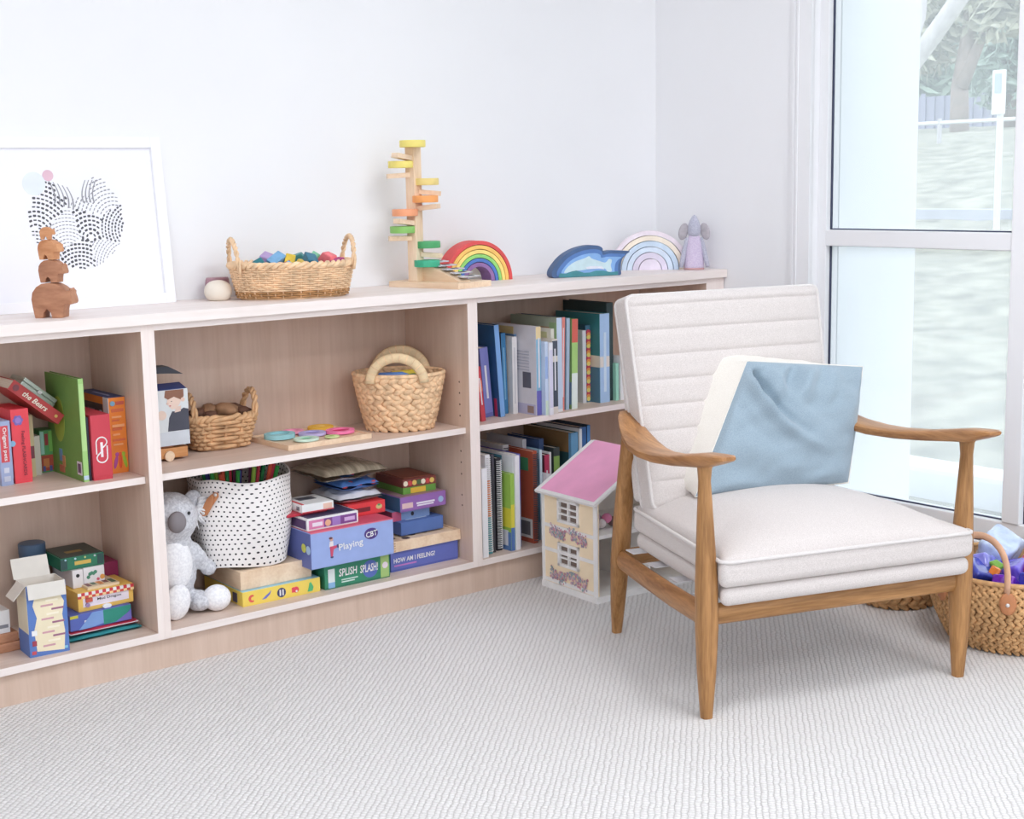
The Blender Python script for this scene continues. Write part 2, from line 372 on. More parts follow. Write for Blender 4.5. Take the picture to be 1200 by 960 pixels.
# paving slabs, each one proud of its joint
pav = thing('paving', 'row of pale concrete slabs laid along the window wall', 'paving', (0,0,0)); pav['kind'] = 'structure'
part('joint_bed', MB().box(.15, 1.02, -4, .4, -.2, -.075), mat('mortar_bed', (160,162,166), .95), pav)
PAV = mat('concrete_slab', (205,208,212), .85, .08, 6, bump=.2, bscale=60)
slab = mesh('paving_slab', MB().box(-.207, .207, -.29, .29, 0, .035), PAV, bevel=.006)
for i in range(2):
    for j in range(7):
        o = bpy.data.objects.new('slab', slab); COL.objects.link(o); o.parent = pav
        o.location = (.365+.43*i, -3.4+.6*j+.3*(i % 2), -.09+.004*random.random())
solo('kerb', MB().box(1.12, 1.30, -4.5, 2.5, -.25, .06), mat('white_kerb_stone', (232,234,238), .8, .03, 8), 'white stone edging between the paving and the grass bank', 'kerb', bevel=.02)
solo('strip_of_turf', MB().box(1.02, 1.12, -4.5, 2.5, -.25, -.06), GRASS, 'narrow strip of grass beside the white kerb', 'grass')['kind'] = 'stuff'
# projecting rendered pier beside the window
solo('pier', MB().box(.152, .47, -.682, .3, -.3, 3.4).box(.087, .152, -.682, -.6485, .16, 2.41), mat('white_render', (236,240,242), .85, .02, 4, bump=.15, bscale=90), 'white rendered wall pier just outside the window', 'pier')
# retaining edge half way up the bank
solo('retaining_edge', MB().box(8.42, 8.62, -10, 9, .3, .81), mat('grey_sleeper', (176,180,192), .85, .1, 4), 'low grey retaining edge running across the bank', 'edging', bevel=.01)
# wire rail on posts
rail = thing('wire_rail', 'thin pale rail on short posts crossing the bank', 'rail', (13.3, 0, 1.5))
MET = col(226,230,236,.5)
part('rail', MB().tube([(0, -9, .38), (0, 0, .33), (0, 9, .30)], .025, 6), MET, rail)
for k in range(9): part('post', MB().tube([(0, -8+2*k, -.1), (0, -8+2*k, .36)], .03, 6), col(190,188,192), rail)
# metal fence
fen = thing('metal_fence', 'lilac grey corrugated metal fence at the top of the bank', 'fence', (34, 0, 2.40))
FEN = mat('fence_steel', (150,152,176), .6, .05, 2)
shp = MB()
for k in range(6): shp.box(.0 if k % 2 else .05, .09, k*.16, k*.16+.155, 0, 1.0)
fme = mesh('fence_sheet', shp, FEN)
for k in range(14):
    o = bpy.data.objects.new('sheet', fme); COL.objects.link(o); o.parent = fen; o.location = (0, 17+k*.97, 0)
for k in range(8): part('post', MB().box(.09, .18, 17+k*1.94-.05, 17+k*1.94+.05, -.3, 1.1), FEN, fen)
# road sign seen from behind
sg = thing('road_sign', 'white sign board on a thin white pole on the bank', 'sign', (8.0, 3.77, .66))
part('pole', MB().tube([(0,0,-.3),(0,0,1.35)], .03, 10), MET, sg, smooth='auto')
part('board', MB().box(-.05,-.03,-.07,.06,.98,1.36), WHITE, sg, bevel=.01)
part('sign_panel', MB().box(-.055,-.05,-.035,.03,1.16,1.33), col(170,190,225), sg)
# trees
BARKW = mat('eucalyptus_bark', (206,202,204), .8, .15, 3, stretch=(4,4,1)); BARKB = mat('brown_bark', (156,140,132), .9, .2, 4)
def tree(label, x, y, base, trunk, trad, blobs, leafc, nleaf, seed, bark, lsize=.22):
    rnd = random.Random(seed); t = thing('tree', label, 'tree', (x, y, base), group='trees on the bank')
    mb = MB()
    for path, r0, r1 in trunk:
        k = len(path); mb.tube(path, [r0+(r1-r0)*i/(k-1) for i in range(k)], 8)
    part('trunk', mb, bark, t, smooth=True)
    lb = MB()
    for i in range(nleaf):
        bx, by, bz, br = rnd.choice(blobs)
        d = Vector((rnd.gauss(0,1), rnd.gauss(0,1), rnd.gauss(0,1))); d.normalize(); p = Vector((bx, by, bz))+d*br*rnd.random()**.45
        a = Vector((rnd.gauss(0,1), rnd.gauss(0,1), rnd.gauss(0,1)-.6)); a.normalize(); b = a.orthogonal().normalized(); s = lsize*(.6+.8*rnd.random())
        lb.add([p-a*s-b*s*.1, p-a*s*.1+b*s*.3, p+a*s, p-a*s*.1-b*s*.3], [(0,1,2,3)])
    part('foliage', lb, leafc, t, kind='stuff')
LF = [mat('leaf_%d' % i, c, .7, .2, 1) for i, c in enumerate([(170,190,176), (158,178,160), (186,200,186), (196,196,176)])]
tree('pale barked gum tree with a steeply leaning trunk', 14.0, 9.3, 1.5, [([(0,0,-.3),(0,.02,.6),(0,-.15,.95),(-.1,-.75,1.5),(-.2,-1.35,2.1),(-.2,-2.2,3.3),(-.2,-2.9,5)], .16, .10), ([(0,-.1,.8),(.1,-.4,1.8),(.2,-.45,4)], .09, .06)],
     .22, [(0,-2,5.4,1.3),(0,-.2,5.0,1.2)], LF[0], 1200, 1, BARKW)
tree('brown trunked gum tree behind the wire rail', 24, 14.8, 1.95, [([(0,0,-.3),(.1,.1,1.0),(0,-.2,2.4),(0,.3,5)], .22, .12), ([(0,0,1.0),(.2,-.6,2.6)], .16,.08)], .3,
     [(0,0,3.6,1.3),(0,.9,2.2,.9),(0,-.9,2.8,1.0),(0,0,5.2,1.6)], LF[3], 3000, 2, BARKB)
tree('bushy blue green gum tree right of the brown trunk', 29, 16.6, 2.2, [([(0,0,-.3),(0,.1,3),(0,0,6)], .25, .1)], .3,
     [(0,0,1.6,1.3),(0,1.2,3.2,1.6),(0,-1.2,3.0,1.6),(0,0,5.0,2.0)], LF[0], 5000, 3, BARKB)
tree('gum tree beyond the left end of the metal fence', 39, 26.6, 2.7, [([(0,0,-.3),(0,.2,4),(0,0,9)], .35, .1)], .3,
     [(0,0,2.2,1.8),(0,-1,4.4,2.2),(0,1.5,4,2.2),(0,0,7,2.6)], LF[1], 6000, 4, BARKB, .30)
tree('gum tree beyond the metal fence behind the sign', 45, 26.0, 2.9, [([(0,0,-.3),(0,.2,4),(0,0,9)], .35, .1)], .3,
     [(0,0,2.2,2.0),(0,-1.6,4.4,2.4),(0,2,4.6,2.4),(0,0,7.4,2.8)], LF[2], 6000, 5, BARKB, .32)
tree('broad gum tree rising furthest back on the bank', 54, 34, 3.4, [([(0,0,-.3),(0,.2,4),(0,0,12)], .4, .1)], .3,
     [(0,0,2.5,3),(0,-4,3,3),(0,4,3,3),(0,0,6.5,3.6),(0,-5,6.5,3.6),(0,5,7,3.6)], LF[1], 9000, 8, BARKB, .45)

# ================================================================== built-in shelving
D = .303; ZT = .86; ZS = .8345; ZC = .8192; MT, MBt = .4742, .4577; BT, BB = .0943, .0768
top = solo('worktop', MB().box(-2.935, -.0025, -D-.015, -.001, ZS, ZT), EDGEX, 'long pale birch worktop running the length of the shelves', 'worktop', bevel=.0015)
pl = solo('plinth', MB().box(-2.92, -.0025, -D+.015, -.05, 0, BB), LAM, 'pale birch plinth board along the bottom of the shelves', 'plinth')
def cabinet(label, x0, x1, xi1=None, pins=()):
    t = thing('shelf_unit', label, 'shelf', ((x0+x1)/2, -D, BB), group='open birch shelf units under the worktop')
    ox, oy, oz = (x0+x1)/2, -D, BB; th = .01667
    def P(name, a, b, c, d, e, f, m, bev=.0006, edge=None):
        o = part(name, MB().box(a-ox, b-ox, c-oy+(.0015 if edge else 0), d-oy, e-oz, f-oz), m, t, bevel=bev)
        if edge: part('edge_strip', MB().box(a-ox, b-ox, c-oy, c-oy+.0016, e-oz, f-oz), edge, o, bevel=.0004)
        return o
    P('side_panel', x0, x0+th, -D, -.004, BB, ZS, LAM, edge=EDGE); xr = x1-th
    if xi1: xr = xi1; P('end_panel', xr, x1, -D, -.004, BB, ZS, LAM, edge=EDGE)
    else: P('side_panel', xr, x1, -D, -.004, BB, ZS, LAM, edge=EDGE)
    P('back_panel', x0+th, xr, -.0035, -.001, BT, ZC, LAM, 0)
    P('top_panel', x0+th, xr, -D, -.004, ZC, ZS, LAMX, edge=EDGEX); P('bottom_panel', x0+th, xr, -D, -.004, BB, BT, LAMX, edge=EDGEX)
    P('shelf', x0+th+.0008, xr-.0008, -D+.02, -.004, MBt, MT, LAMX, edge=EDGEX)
    for z in pins: part('pin_hole', MB().tube([(xr-ox-.0006, -D+.045-oy, z-oz), (xr-ox+.001, -D+.045-oy, z-oz)], .0028, 8), col(92,70,54), t)
cabinet('left shelf unit holding picture books and worn game boxes', -2.920, -1.96605, pins=())
cabinet('middle shelf unit holding baskets, board games and a koala', -1.96605, -1.01215, pins=(.405,.373,.34,.28,.25,.505,.537,.569,.6))
cabinet('right shelf unit packed with upright books and spiral binders', -1.01215, -.003, -.082)

# ================================================================== armchair
CM = Vector((-.927, -1.487, 0)); CR = -.3236
ch = thing('armchair', 'wooden framed armchair with cream channelled cushions', 'armchair', CM, CR)
def sk(p): x, y, z = p; return Vector((x, y+.08*x*max(0, y)/.55, z))       # frame is a touch deeper on its right side
def leg(pts, sq=0):          # list of (x, y, z, half width, half depth)
    mb = MB(); rings = []
    for x, y, z, a, b in pts:
        rings.append([sk((x+a*math.copysign(abs(math.cos(t))**.75, math.cos(t)), y+b*math.copysign(abs(math.sin(t))**.75, math.sin(t)), z)) for t in [2*math.pi*k/16 for k in range(16)]])
    return mb.loft(rings)
for s in (-1, 1):
    part('leg', leg([(s*.327,0,0,.0125,.0125),(s*.327,0,.10,.0195,.02),(s*.327,.0,.2,.0235,.024),(s*.328,0,.30,.023,.023),(s*.331,0,.42,.0175,.018),(s*.333,0,.52,.0125,.0135),(s*.333,0,.548,.014,.017),(s*.333,0,.562,.018,.03)]), TEAK, ch, smooth='auto')
    part('leg', leg([(s*.252,.64,0,.0125,.0125),(s*.255,.625,.08,.0185,.0185),(s*.26,.60,.2,.0235,.024),(s*.262,.575,.32,.023,.024),(s*.266,.545,.44,.02,.021),(s*.27,.515,.548,.017,.018)]), TEAK, ch, smooth='auto')
    arm = [(.330,-.098,.583,.016,.004),(.331,-.085,.581,.024,.008),(.331,-.05,.574,.027,.012),(.331,-.01,.566,.026,.016),(.332,.05,.556,.025,.0145),(.329,.13,.543,.028,.013),(.322,.22,.533,.034,.0125),(.313,.30,.53,.041,.012),(.303,.37,.534,.043,.0115),(.293,.43,.546,.039,.011),(.283,.485,.563,.031,.010),(.276,.525,.578,.022,.008),(.272,.545,.586,.012,.004)]
    rings = []
    for x, y, z, hw, hh in arm:
        rings.append([sk((s*x+hw*math.copysign(abs(math.cos(t))**.6, math.cos(t)), y, z+hh*math.copysign(abs(math.sin(t))**.6, math.sin(t)))) for t in [2*math.pi*k/16 for k in range(16)]])
    part('armrest', MB().loft(rings), TEAKY, ch, smooth='auto', label='curved paddle armrest')
    rl = [(s*.327,.0,.225),(s*.312,.2,.219),(s*.288,.4,.212),(s*.262,.598,.206)]
    part('side_rail', MB().tube([sk(p) for p in rl], [.027,.027,.026,.025], 12, flat=.55, upv=(1,0,0)), TEAKY, ch, smooth='auto')
part('front_rail', MB().tube([(-.327,.0,.228),(-.1,.004,.226),(.1,.004,.226),(.327,.0,.228)], [.024,.023,.023,.024], 12, flat=.5, upv=(0,1,0)), TEAKX, ch, smooth='auto')
part('back_rail', MB().tube([sk((-.262,.6,.206)), sk((.262,.6,.206))], .023, 12, flat=.5, upv=(0,1,0)), TEAKX, ch, smooth='auto')
for k in range(4):            # webbing under the seat
    y = .10+.135*k; w = .305-.045*y/.6
    part('webbing_strap', MB().box(-w, w, y-.022, y+.022, .238, .2405), col(236,236,240), ch)
hw = .305
def seatfn(crown, taper):
    def f(p):
        x, y, z = p; yy = y
        fx = 1-(x/.30)**2; fy = 1-(y/.275)**2
        if z > 0: z += crown*max(0, fx)**.5*max(0, fy)**.42
        x *= 1-taper*(y+.26)/.52+.055*min(1, max(0, (-.205-y)/.05))
        return Vector((x, yy, z))
    return f
part('seat_base', MB().rbox(.300, .268, .021, .018, 12, seatfn(0, .12), Matrix.Translation((.006, .226, .272))), CREAM, ch, smooth=True, weld=True)
part('seat_cushion', MB().rbox(.304, .276, .029, .018, 16, seatfn(.070, .12), Matrix.Translation((.006, .228, .322))), CREAM, ch, smooth=True, weld=True)
def rrect(hx, hy, r, taper, n=6):
    pts = []
    for cx, cy, a0 in ((hx-r, hy-r, 0), (-hx+r, hy-r, 90), (-hx+r, -hy+r, 180), (hx-r, -hy+r, 270)):
        for k in range(n+1):
            a = R(a0+90*k/n); x, y = cx+r*math.cos(a), cy+r*math.sin(a); pts.append((x*(1-taper*(y+.26)/.52), y))
    return pts
part('piping', MB().tube([(x+.006, y+.228, .3505) for x, y in [(x*(1+.055*min(1, max(0, (-.205-y)/.05))), y) for x, y in rrect(.302, .274, .02, .12, 8)]], .0048, 6, closed=True), CREAM2, ch, smooth=True)
# back cushion: a slab with stitched horizontal channels, leaning back
BW, BH, BTH = .274, .262, .034
seams = [.030+.0605*k for k in range(9)]            # distance below the top edge
lean = math.atan2(.115, .5)
BM = Matrix.Translation((.008, .505, .610)) @ Matrix.Rotation(-lean, 4, 'X')
def backfn(p):
    x, y, z = p; zz = z
    d = BH-z
    if y < 0:
        k = 1e9
        for s_ in seams: k = min(k, abs(d-s_))
        edge = min(1, max(0, (BW-abs(x))/.03), max(0, d/.02))
        puff = .018*max(0, 1-(x/BW)**2)**.6
        y += -(puff+.0055*min(1, k/.009)**.6*edge*1.0)*min(1, max(0, (BH-abs(z))/.02)*.5+.5)
    x *= 1+.035*(z/BH)
    v = BM @ Vector((x, y, zz)); return sk(v)
mb = MB()
def ax(lo, hi, step): n = max(2, int((hi-lo)/step)); return [lo+(hi-lo)*i/n for i in range(n+1)]
def back_cushion():
    mb = MB(); r = .016
    def pt(x, y, z):
        inn = (max(-(BW-r), min(BW-r, x)), max(-(BTH-r), min(BTH-r, y)), max(-(BH-r), min(BH-r, z)))
        d = Vector((x-inn[0], y-inn[1], z-inn[2])); d.normalize(); return backfn(Vector(inn)+d*r)
    zs = sorted(set([BH-s_ for s_ in seams if s_ < 2*BH]+[BH-s_+q for s_ in seams for q in (-.0022,.0022,-.005,.005,-.010,.010,-.02,.02) if -BH < BH-s_+q < BH]+[-BH,-BH+.005,-BH+.016,BH-.016,BH-.005,BH]))
    xs = [-BW,-BW+.005,-BW+.016]+ax(-BW+.03, BW-.03, .03)+[BW-.016,BW-.005,BW]; ys = [-BTH,-BTH+.005,-BTH+.016,0,BTH-.016,BTH-.005,BTH]
    def sheet(A, B, f, flip):
        nb = len(B); fs = [(i*nb+j, i*nb+j+1, (i+1)*nb+j+1, (i+1)*nb+j) for i in range(len(A)-1) for j in range(nb-1)]
        mb.add([f(a, b) for a in A for b in B], [q[::-1] for q in fs] if flip else fs)
    sheet(zs, xs, lambda z, x: pt(x, -BTH, z), True); sheet(zs, xs, lambda z, x: pt(x, BTH, z), False)
    sheet(zs, ys, lambda z, y: pt(-BW, y, z), False); sheet(zs, ys, lambda z, y: pt(BW, y, z), True)
    sheet(ys, xs, lambda y, x: pt(x, y, -BH), True); sheet(ys, xs, lambda y, x: pt(x, y, BH), False)
    return mb
part('back_cushion', back_cushion(), CREAM, ch, smooth=True, weld=True, label='cream back cushion stitched into channels')
pp = []
for x, z in [(a, b) for a, b in rrect(BW-.003, BH-.003, .02, 0)]:
    x *= 1+.035*(z/BH); pp.append(sk(BM @ Vector((x, -BTH+.002, z))))
part('piping', MB().tube(pp, .0048, 6, closed=True), CREAM2, ch, smooth=True)
pp = []
for x, z in [(a, b) for a, b in rrect(BW-.003, BH-.003, .02, 0)]:
    x *= 1+.035*(z/BH); pp.append(sk(BM @ Vector((x, BTH-.002, z))))
part('piping', MB().tube(pp, .0042, 6, closed=True), CREAM2, ch, smooth=True)
# padded shell behind the back cushion
part('back_shell', MB().rbox(BW-.004, .018, BH-.05, .016, 8, lambda p: sk(BM @ Vector((p.x, p.y+BTH+.0175, p.z-.025)))), CREAM, ch, smooth=True, weld=True)

# throw cushion leaning in the right corner of the chair
cu = thing('throw_cushion', 'pale blue velvet cushion with a cream back slumped in the armchair', 'cushion', CM, CR)
BLUE = fabric('powder_blue_velvet', (136,154,168), (150,168,180), 500, .75, .12); CREAMC = fabric('cream_cotton', (220,214,205), (232,227,219), 800, .9, .15)
c00, c10, c11, c01 = Vector((-.180,.330,.405)), Vector((.238,.322,.402)), Vector((.344,.425,.670)), Vector((.0,.405,.708))
def bil(u, v): return c00*(1-u)*(1-v)+c10*u*(1-v)+c11*u*v+c01*(1-u)*v
nrm = (c10-c00).cross(c01-c00).normalized()      # towards the sitter
if nrm.y > 0: nrm = -nrm
def blue(u, v):
    e = min(u, 1-u, v, 1-v)
    p = bil(u, v); b = .050*(max(0, 16*u*(1-u)*v*(1-v)))**.42
    # long drag fold from the top left corner towards the lower right, gathers along the top seam
    fx, fy = u-.02, v-.98; s_ = (fx*.80-fy*.60); t_ = (fx*.60+fy*.80); tt = t_+.10*math.sin(min(1, s_)*2.6)
    fold = -.046*math.exp(-(tt/.024)**2)*max(0, min(1, s_*6))*max(0, 1-s_/.85)+.036*math.exp(-((tt+.06)/.036)**2)*max(0, min(1, s_*6))*max(0, 1-s_/1.15)
    fold += .014*math.exp(-((tt-.10)/.035)**2)*max(0, 1-s_/.9)-.008*math.exp(-((tt+.19)/.03)**2)*max(0, 1-s_/.9)
    gath = .020*math.sin(u*27+1.6*math.sin(v*3))*max(0, (v-.55)/.45)*max(0, 1-abs(u-.35)/.45)
    low = .009*math.sin((v*1.0+u*.35)*20)*max(0, .5-v)*2*max(0, 1-abs(u-.35)/.5)
    wr = .009*noise.noise(Vector((u*5, v*7, 2)))+.003*noise.noise(Vector((u*13, v*9, 5)))
    k = min(1, e/.07)
    return p+nrm*(b+(fold+gath+low+wr)*k)
N = 56
mb = MB().add([blue(i/N, j/N) for j in range(N+1) for i in range(N+1)], [(j*(N+1)+i, j*(N+1)+i+1, (j+1)*(N+1)+i+1, (j+1)*(N+1)+i) for j in range(N) for i in range(N)])
part('front_panel', mb, BLUE, cu, smooth=True, label='pale blue front of the cushion')
loop = [(i/N, 0) for i in range(N)]+[(1, i/N) for i in range(N)]+[(1-i/N, 1) for i in range(N)]+[(0, 1-i/N) for i in range(N)]
def backp(u, v, k):            # k = 0 at the blue seam, 1 at the cream centre of the back
    cn = (2*abs(u-.5))**5*(2*abs(v-.5))**5*min(1, k*4); p = bil(.5+(u-.5)*(1-.10*cn), .5+(v-.5)*(1-.10*cn)); wl = (1-u); wt = v
    off = Vector((-(.014+.026*v)*wl-.004, 0, .034*wt*(1-.85*u)+.002*wl))+(-nrm)*(.062*(.35+.65*wl)+.012)
    c = bil(.45, .5)+(-nrm)*.07
    a = min(1, k*2.2); q = p+off*math.sin(a*math.pi/2)+(-nrm)*.0
    if k > .45: q = q.lerp(c+off*.5, (k-.45)/.55)
    q += .004*Vector((noise.noise(Vector((u*9, v*9, k*4))), noise.noise(Vector((u*9+5, v*9, k*4))), noise.noise(Vector((u*9, v*9+7, k*4)))))*min(1, k*4)
    return q
ks = [0,.05,.12,.2,.28,.36,.45,.6,.8,1]
part('back_panel', MB().loft([[backp(u, v, k) for u, v in loop] for k in ks], cap=False), CREAMC, cu, smooth=True, weld=True, label='cream back and border of the cushion')
part('seam', MB().tube([blue(u, v) for u, v in loop[::4]], .0022, 5, closed=True), CREAMC, cu, smooth=True)

# ================================================================== things on the worktop
# --- framed print
fr = thing('picture_frame', 'white framed ink drawing leaning on the wall', 'picture', (-2.02, -.052, ZT), rot=(-math.atan2(.044, .41), 0, 0))
FRW = mat('white_frame_paint', (244,244,248), .4, 0); fW, fH, fb, fd = .255, .415, .026, .022
for nm, b in (('frame_bar', (-fW, -fW+fb, 0, fH)), ('frame_bar', (fW-fb, fW, 0, fH)), ('frame_bar', (-fW+fb, fW-fb, 0, fb)), ('frame_bar', (-fW+fb, fW-fb, fH-fb, fH))):
    part(nm, MB().box(b[0], b[1], 0, fd, b[2], b[3]), FRW, fr, bevel=.0015)
part('backing', MB().box(-fW+.004, fW-.004, fd-.004, fd, .004, fH-.004), col(150,120,96), fr)
part('paper', MB().box(-fW+fb, fW-fb, .010, .012, fb, fH-fb), PAPER, fr)
INK = col(72,72,80,.8); GINK = col(150,150,158,.8); rnd = random.Random(3)
cen = [(-.085,.03,.0105,.0026),(-.03,-.03,.0085,.0012),(.045,.045,.0095,.0016),(.03,-.015,.0105,.0028),(-.005,-.085,.0095,.0028),(.085,-.03,.0085,.0022),(.07,-.08,.0075,.0012),(-.075,-.06,.0085,.0018)]
dark, pale = MB(), MB(); cx0, cz0, CRr = .022, .217, .1185
for ci, (a, b, st, hwid) in enumerate(cen):
    ofx, ofz = [(-.02,-.06),(0,-.05),(.05,-.05),(.0,-.03),(0,-.06),(.06,0),(.05,-.04),(-.04,-.05)][ci]
    for ring in range(1, 24):
        rr = ring*st; nn = max(5, int(2*math.pi*rr/(st*1.02)))
        for k in range(nn):
            th = 2*math.pi*(k+.5*(ring % 2))/nn; x, z = a+ofx+rr*math.cos(th), b+ofz+rr*math.sin(th)
            if x*x+z*z > CRr**2 or (abs(x+.004) < .034+(z-.05)*.3 and z > .055): continue
            if min(range(len(cen)), key=lambda q: (x-cen[q][0])**2+(z-cen[q][1])**2) != ci: continue
            l, w = st*.38, hwid*(.7+.5*rnd.random())*.95; c, s_ = -math.sin(th), math.cos(th)
            q = [(x+c*l*p-s_*w*m, z+s_*l*p+c*w*m) for p, m in ((-1,-.6),(-.6,-1),(.6,-1),(1,-.6),(1,.6),(.6,1),(-.6,1),(-1,.6))]
            if sum(q[i][0]*q[(i+1) % 8][1]-q[(i+1) % 8][0]*q[i][1] for i in range(8)) < 0: q = q[::-1]
            (dark if hwid > .0017 else pale).add([(px+cx0, .0096, pz+cz0) for px, pz in q], [tuple(range(8))])
for k in range(9):             # long curved strokes at the top of the drawing
    s_ = -1 if k < 5 else 1; x0 = (-.062+.011*k) if k < 5 else (.03+.009*(k-5))
    for j in range(10):
        a0, a1 = j/10, (j+1)/10; f = lambda a: (x0+s_*(-.012)*math.sin(a*2.2), .115-(.02+.055*a)-.004*k*(k < 5)); p, q = f(a0), f(a1)
        if p[0]**2+p[1]**2 > CRr**2: continue
        w = .0012+.0009*a0; pale.add([(p[0]-w+cx0,.0096,p[1]+cz0),(q[0]-w+cx0,.0096,q[1]+cz0),(q[0]+w+cx0,.0096,q[1]+cz0),(p[0]+w+cx0,.0096,p[1]+cz0)], [(0,1,2,3)])
part('ink_dashes', dark, INK, fr, kind='stuff', label='dark ink dashes of the drawing'); part('pencil_dashes', pale, GINK, fr, kind='stuff', label='pale pencil dashes of the drawing')
disc(fr, col(232,190,206,.9), cx0-.062, cz0+.107, .0099, .0135, 'pink_dot', 20); disc(fr, col(236,242,250,.9), cx0-.098, cz0+.088, .00995, .028, 'pale_blue_wash', 24)

# --- stack of carved bears
def bear(scale, label, x, y, z, rz, m, seed=0):
    t = thing('wooden_bear', label, 'toy bear', (x, y, z), rz, group='carved bears in a balancing stack')
    o = [(-.040,0),(-.022,0),(-.020,.012),(-.012,.020),(-.004,.012),(-.002,0),(.022,0),(.024,.018),(.027,.030),(.033,.031),(.040,.029),(.0445,.031),(.046,.036),(.0445,.044),(.042,.052),(.043,.058),(.040,.061),(.036,.060),(.030,.062),(.022,.069),(.010,.0755),(-.006,.078),(-.022,.076),(-.034,.069),(-.043,.057),(-.046,.042),(-.044,.024)]
    dpt = .022*scale
    part('body', MB().prism([(a*scale, b*scale) for a, b in o], -dpt, dpt), m, t, bevel=.0022*scale, smooth='auto')
    for s_ in (-1, 1): part('ear', MB().ell((.040*scale, s_*.008*scale, .0615*scale), (.0035*scale, .0042*scale, .0042*scale), 10, 7), m, t, smooth=True)
BW1 = wood('carved_walnut', (156,104,76), (200,146,112), (6,20,20), 1.0, .6, .05); BW2 = wood('carved_alder', (186,120,76), (226,170,124), (6,20,20), 1.0, .6, .05)
bear(1.02, 'largest brown wooden bear at the bottom of the stack', -2.148, -.222, ZT, R(-42), BW1)
bear(.66, 'middle sized brown wooden bear standing on the largest bear', -2.147, -.222, ZT+.0797, R(-50), BW1)
bear(.58, 'honey coloured wooden bear second from the top of the stack', -2.150, -.222, ZT+.1313, R(-58), BW2)
bear(.36, 'tiny wooden bear at the very top of the stack', -2.155, -.222, ZT+.1767, R(-30), BW2)

# --- two rounded pebbles
def pebble(name, label, m, loc, r, k=.0):
    mb = MB(); rings = []
    for j in range(13):
        a = math.pi*j/12-math.pi/2; z = max(-.82, math.sin(a)) if k == 0 else max(-.8, min(.75, math.sin(a)*1.2)); c = max(.02, math.cos(a))**(.8 if k == 0 else .35)
        rings.append([(r[0]*c*math.cos(t), r[1]*c*math.sin(t), r[2]*(z+.8)) for t in [2*math.pi*q/28 for q in range(28)]])
    solo(name, mb.loft(rings), m, label, 'pebble', loc, smooth=True)
pebble('white_pebble', 'smooth cream domed wooden pebble left of the oval basket', mat('cream_wood', (232,222,208), .5, .03), (-1.668, -.092, ZT+.0005), (.036, .032, .0285))
pebble('mauve_pebble', 'mauve wooden block peeping out behind the cream pebble', mat('mauve_wood', (172,132,144), .5, .04), (-1.640, -.037, ZT+.0005), (.034, .020, .035), 1)

# --- wicker work
WK1 = mat('light_willow', (232,198,160), .65, .2, 40, bump=.2, bscale=220); WK2 = mat('brown_willow', (176,132,86), .7, .25, 40, bump=.2, bscale=220)
WK3 = mat('honey_rattan', (206,164,122), .65, .22, 40, bump=.2, bscale=200)
def sup(a, b, e, t): return (a*math.copysign(abs(math.cos(t))**e, math.cos(t)), b*math.copysign(abs(math.sin(t))**e, math.sin(t)))
def wicker(t, h, a0, b0, a1, b1, e, rows, nst, tr, m, mrim, rim=.005, bands=(), mband=None, z0=.004, floor=.01):
    amp = tr*1.0; N = nst*4
    def shell(f, th, off=0):
        x, y = sup(a0+(a1-a0)*f, b0+(b1-b0)*f, e, th); l = math.hypot(x, y); return Vector((x*(1+off/l), y*(1+off/l), z0+h*f))
    mm, mbnd = MB(), MB()
    for i in range(rows):
        f = (i+.5)/rows; P = [shell(f, 2*math.pi*k/N, amp*math.cos(nst/2*2*math.pi*k/N+math.pi*i)) for k in range(N)]
        (mbnd if i in bands else mm).tube(P, tr, 6, closed=True)
    part('weave', mm, m, t, smooth=True)
    if mbnd.v: part('weave_band', mbnd, mband, t, smooth=True)
    st = MB()
    for k in range(nst):
        th = 2*math.pi*k/nst; st.tube([shell(0, th), shell(.5, th), shell(1, th)], tr*.8, 5)
    part('stakes', st, m, t, smooth=True, kind='stuff')
    for ph in (0, math.pi):
        K = 200; P = []
        for k in range(K):
            th = 2*math.pi*k/K; w = nst*1.2//2*2*th/2+ph; p = shell(1.0, th, rim*.8*math.cos(w)); p.z += rim*.8*math.sin(w)+rim; P.append(p)
        part('rim_strand', MB().tube(P, rim, 6, closed=True), mrim, t, smooth=True)
    part('base', MB().lathe([(.001, 0), (1, 0), (1, floor), (.001, floor)], 40, a0*.97, b0*.97), m, t)
    return shell
def twist_handle(t, p0, p1, hgt, rad, m, lean=(0,0,0), wr=.9, turns=7, pw=.5):
    p0, p1, lean = Vector(p0), Vector(p1), Vector(lean); K = 44
    def cl(s_): q = p0.lerp(p1, s_); k = (max(0, 4*s_*(1-s_)))**pw; c = (p0+p1)/2; q = q+(q-c)*.10*math.sin(math.pi*s_*2)**2; return q+Vector((0,0,hgt*k))+lean*k
    for ph in (0, math.pi):
        P = []
        for i in range(K+1):
            s_ = i/K; c = cl(s_); d = (cl(min(1, s_+.01))-cl(max(0, s_-.01))).normalized(); a = d.orthogonal().normalized() if abs(d.y) > .99 else d.cross(Vector((0,1,0)) if abs((p1-p0).normalized().y) < .7 else Vector((1,0,0))).normalized(); b = d.cross(a)
            w = 2*math.pi*turns*s_+ph; P.append(c+(a*math.cos(w)+b*math.sin(w))*rad*wr)
        part('handle_strand', MB().tube(P, rad, 6), m, t, smooth=True)
ov = thing('oval_basket', 'long oval willow basket with two handles on the worktop', 'basket', (-1.487, -.158, ZT), R(-17))
wicker(ov, .078, .142, .082, .160, .098, .92, 14, 44, .0027, WK1, WK1, .0055, (0,1,2), WK2, floor=.056)
for s_ in (-1, 1): twist_handle(ov, (s_*.148, -.058, .070), (s_*.148, .058, .070), .084, .0038, WK1, (s_*.008, 0, 0))
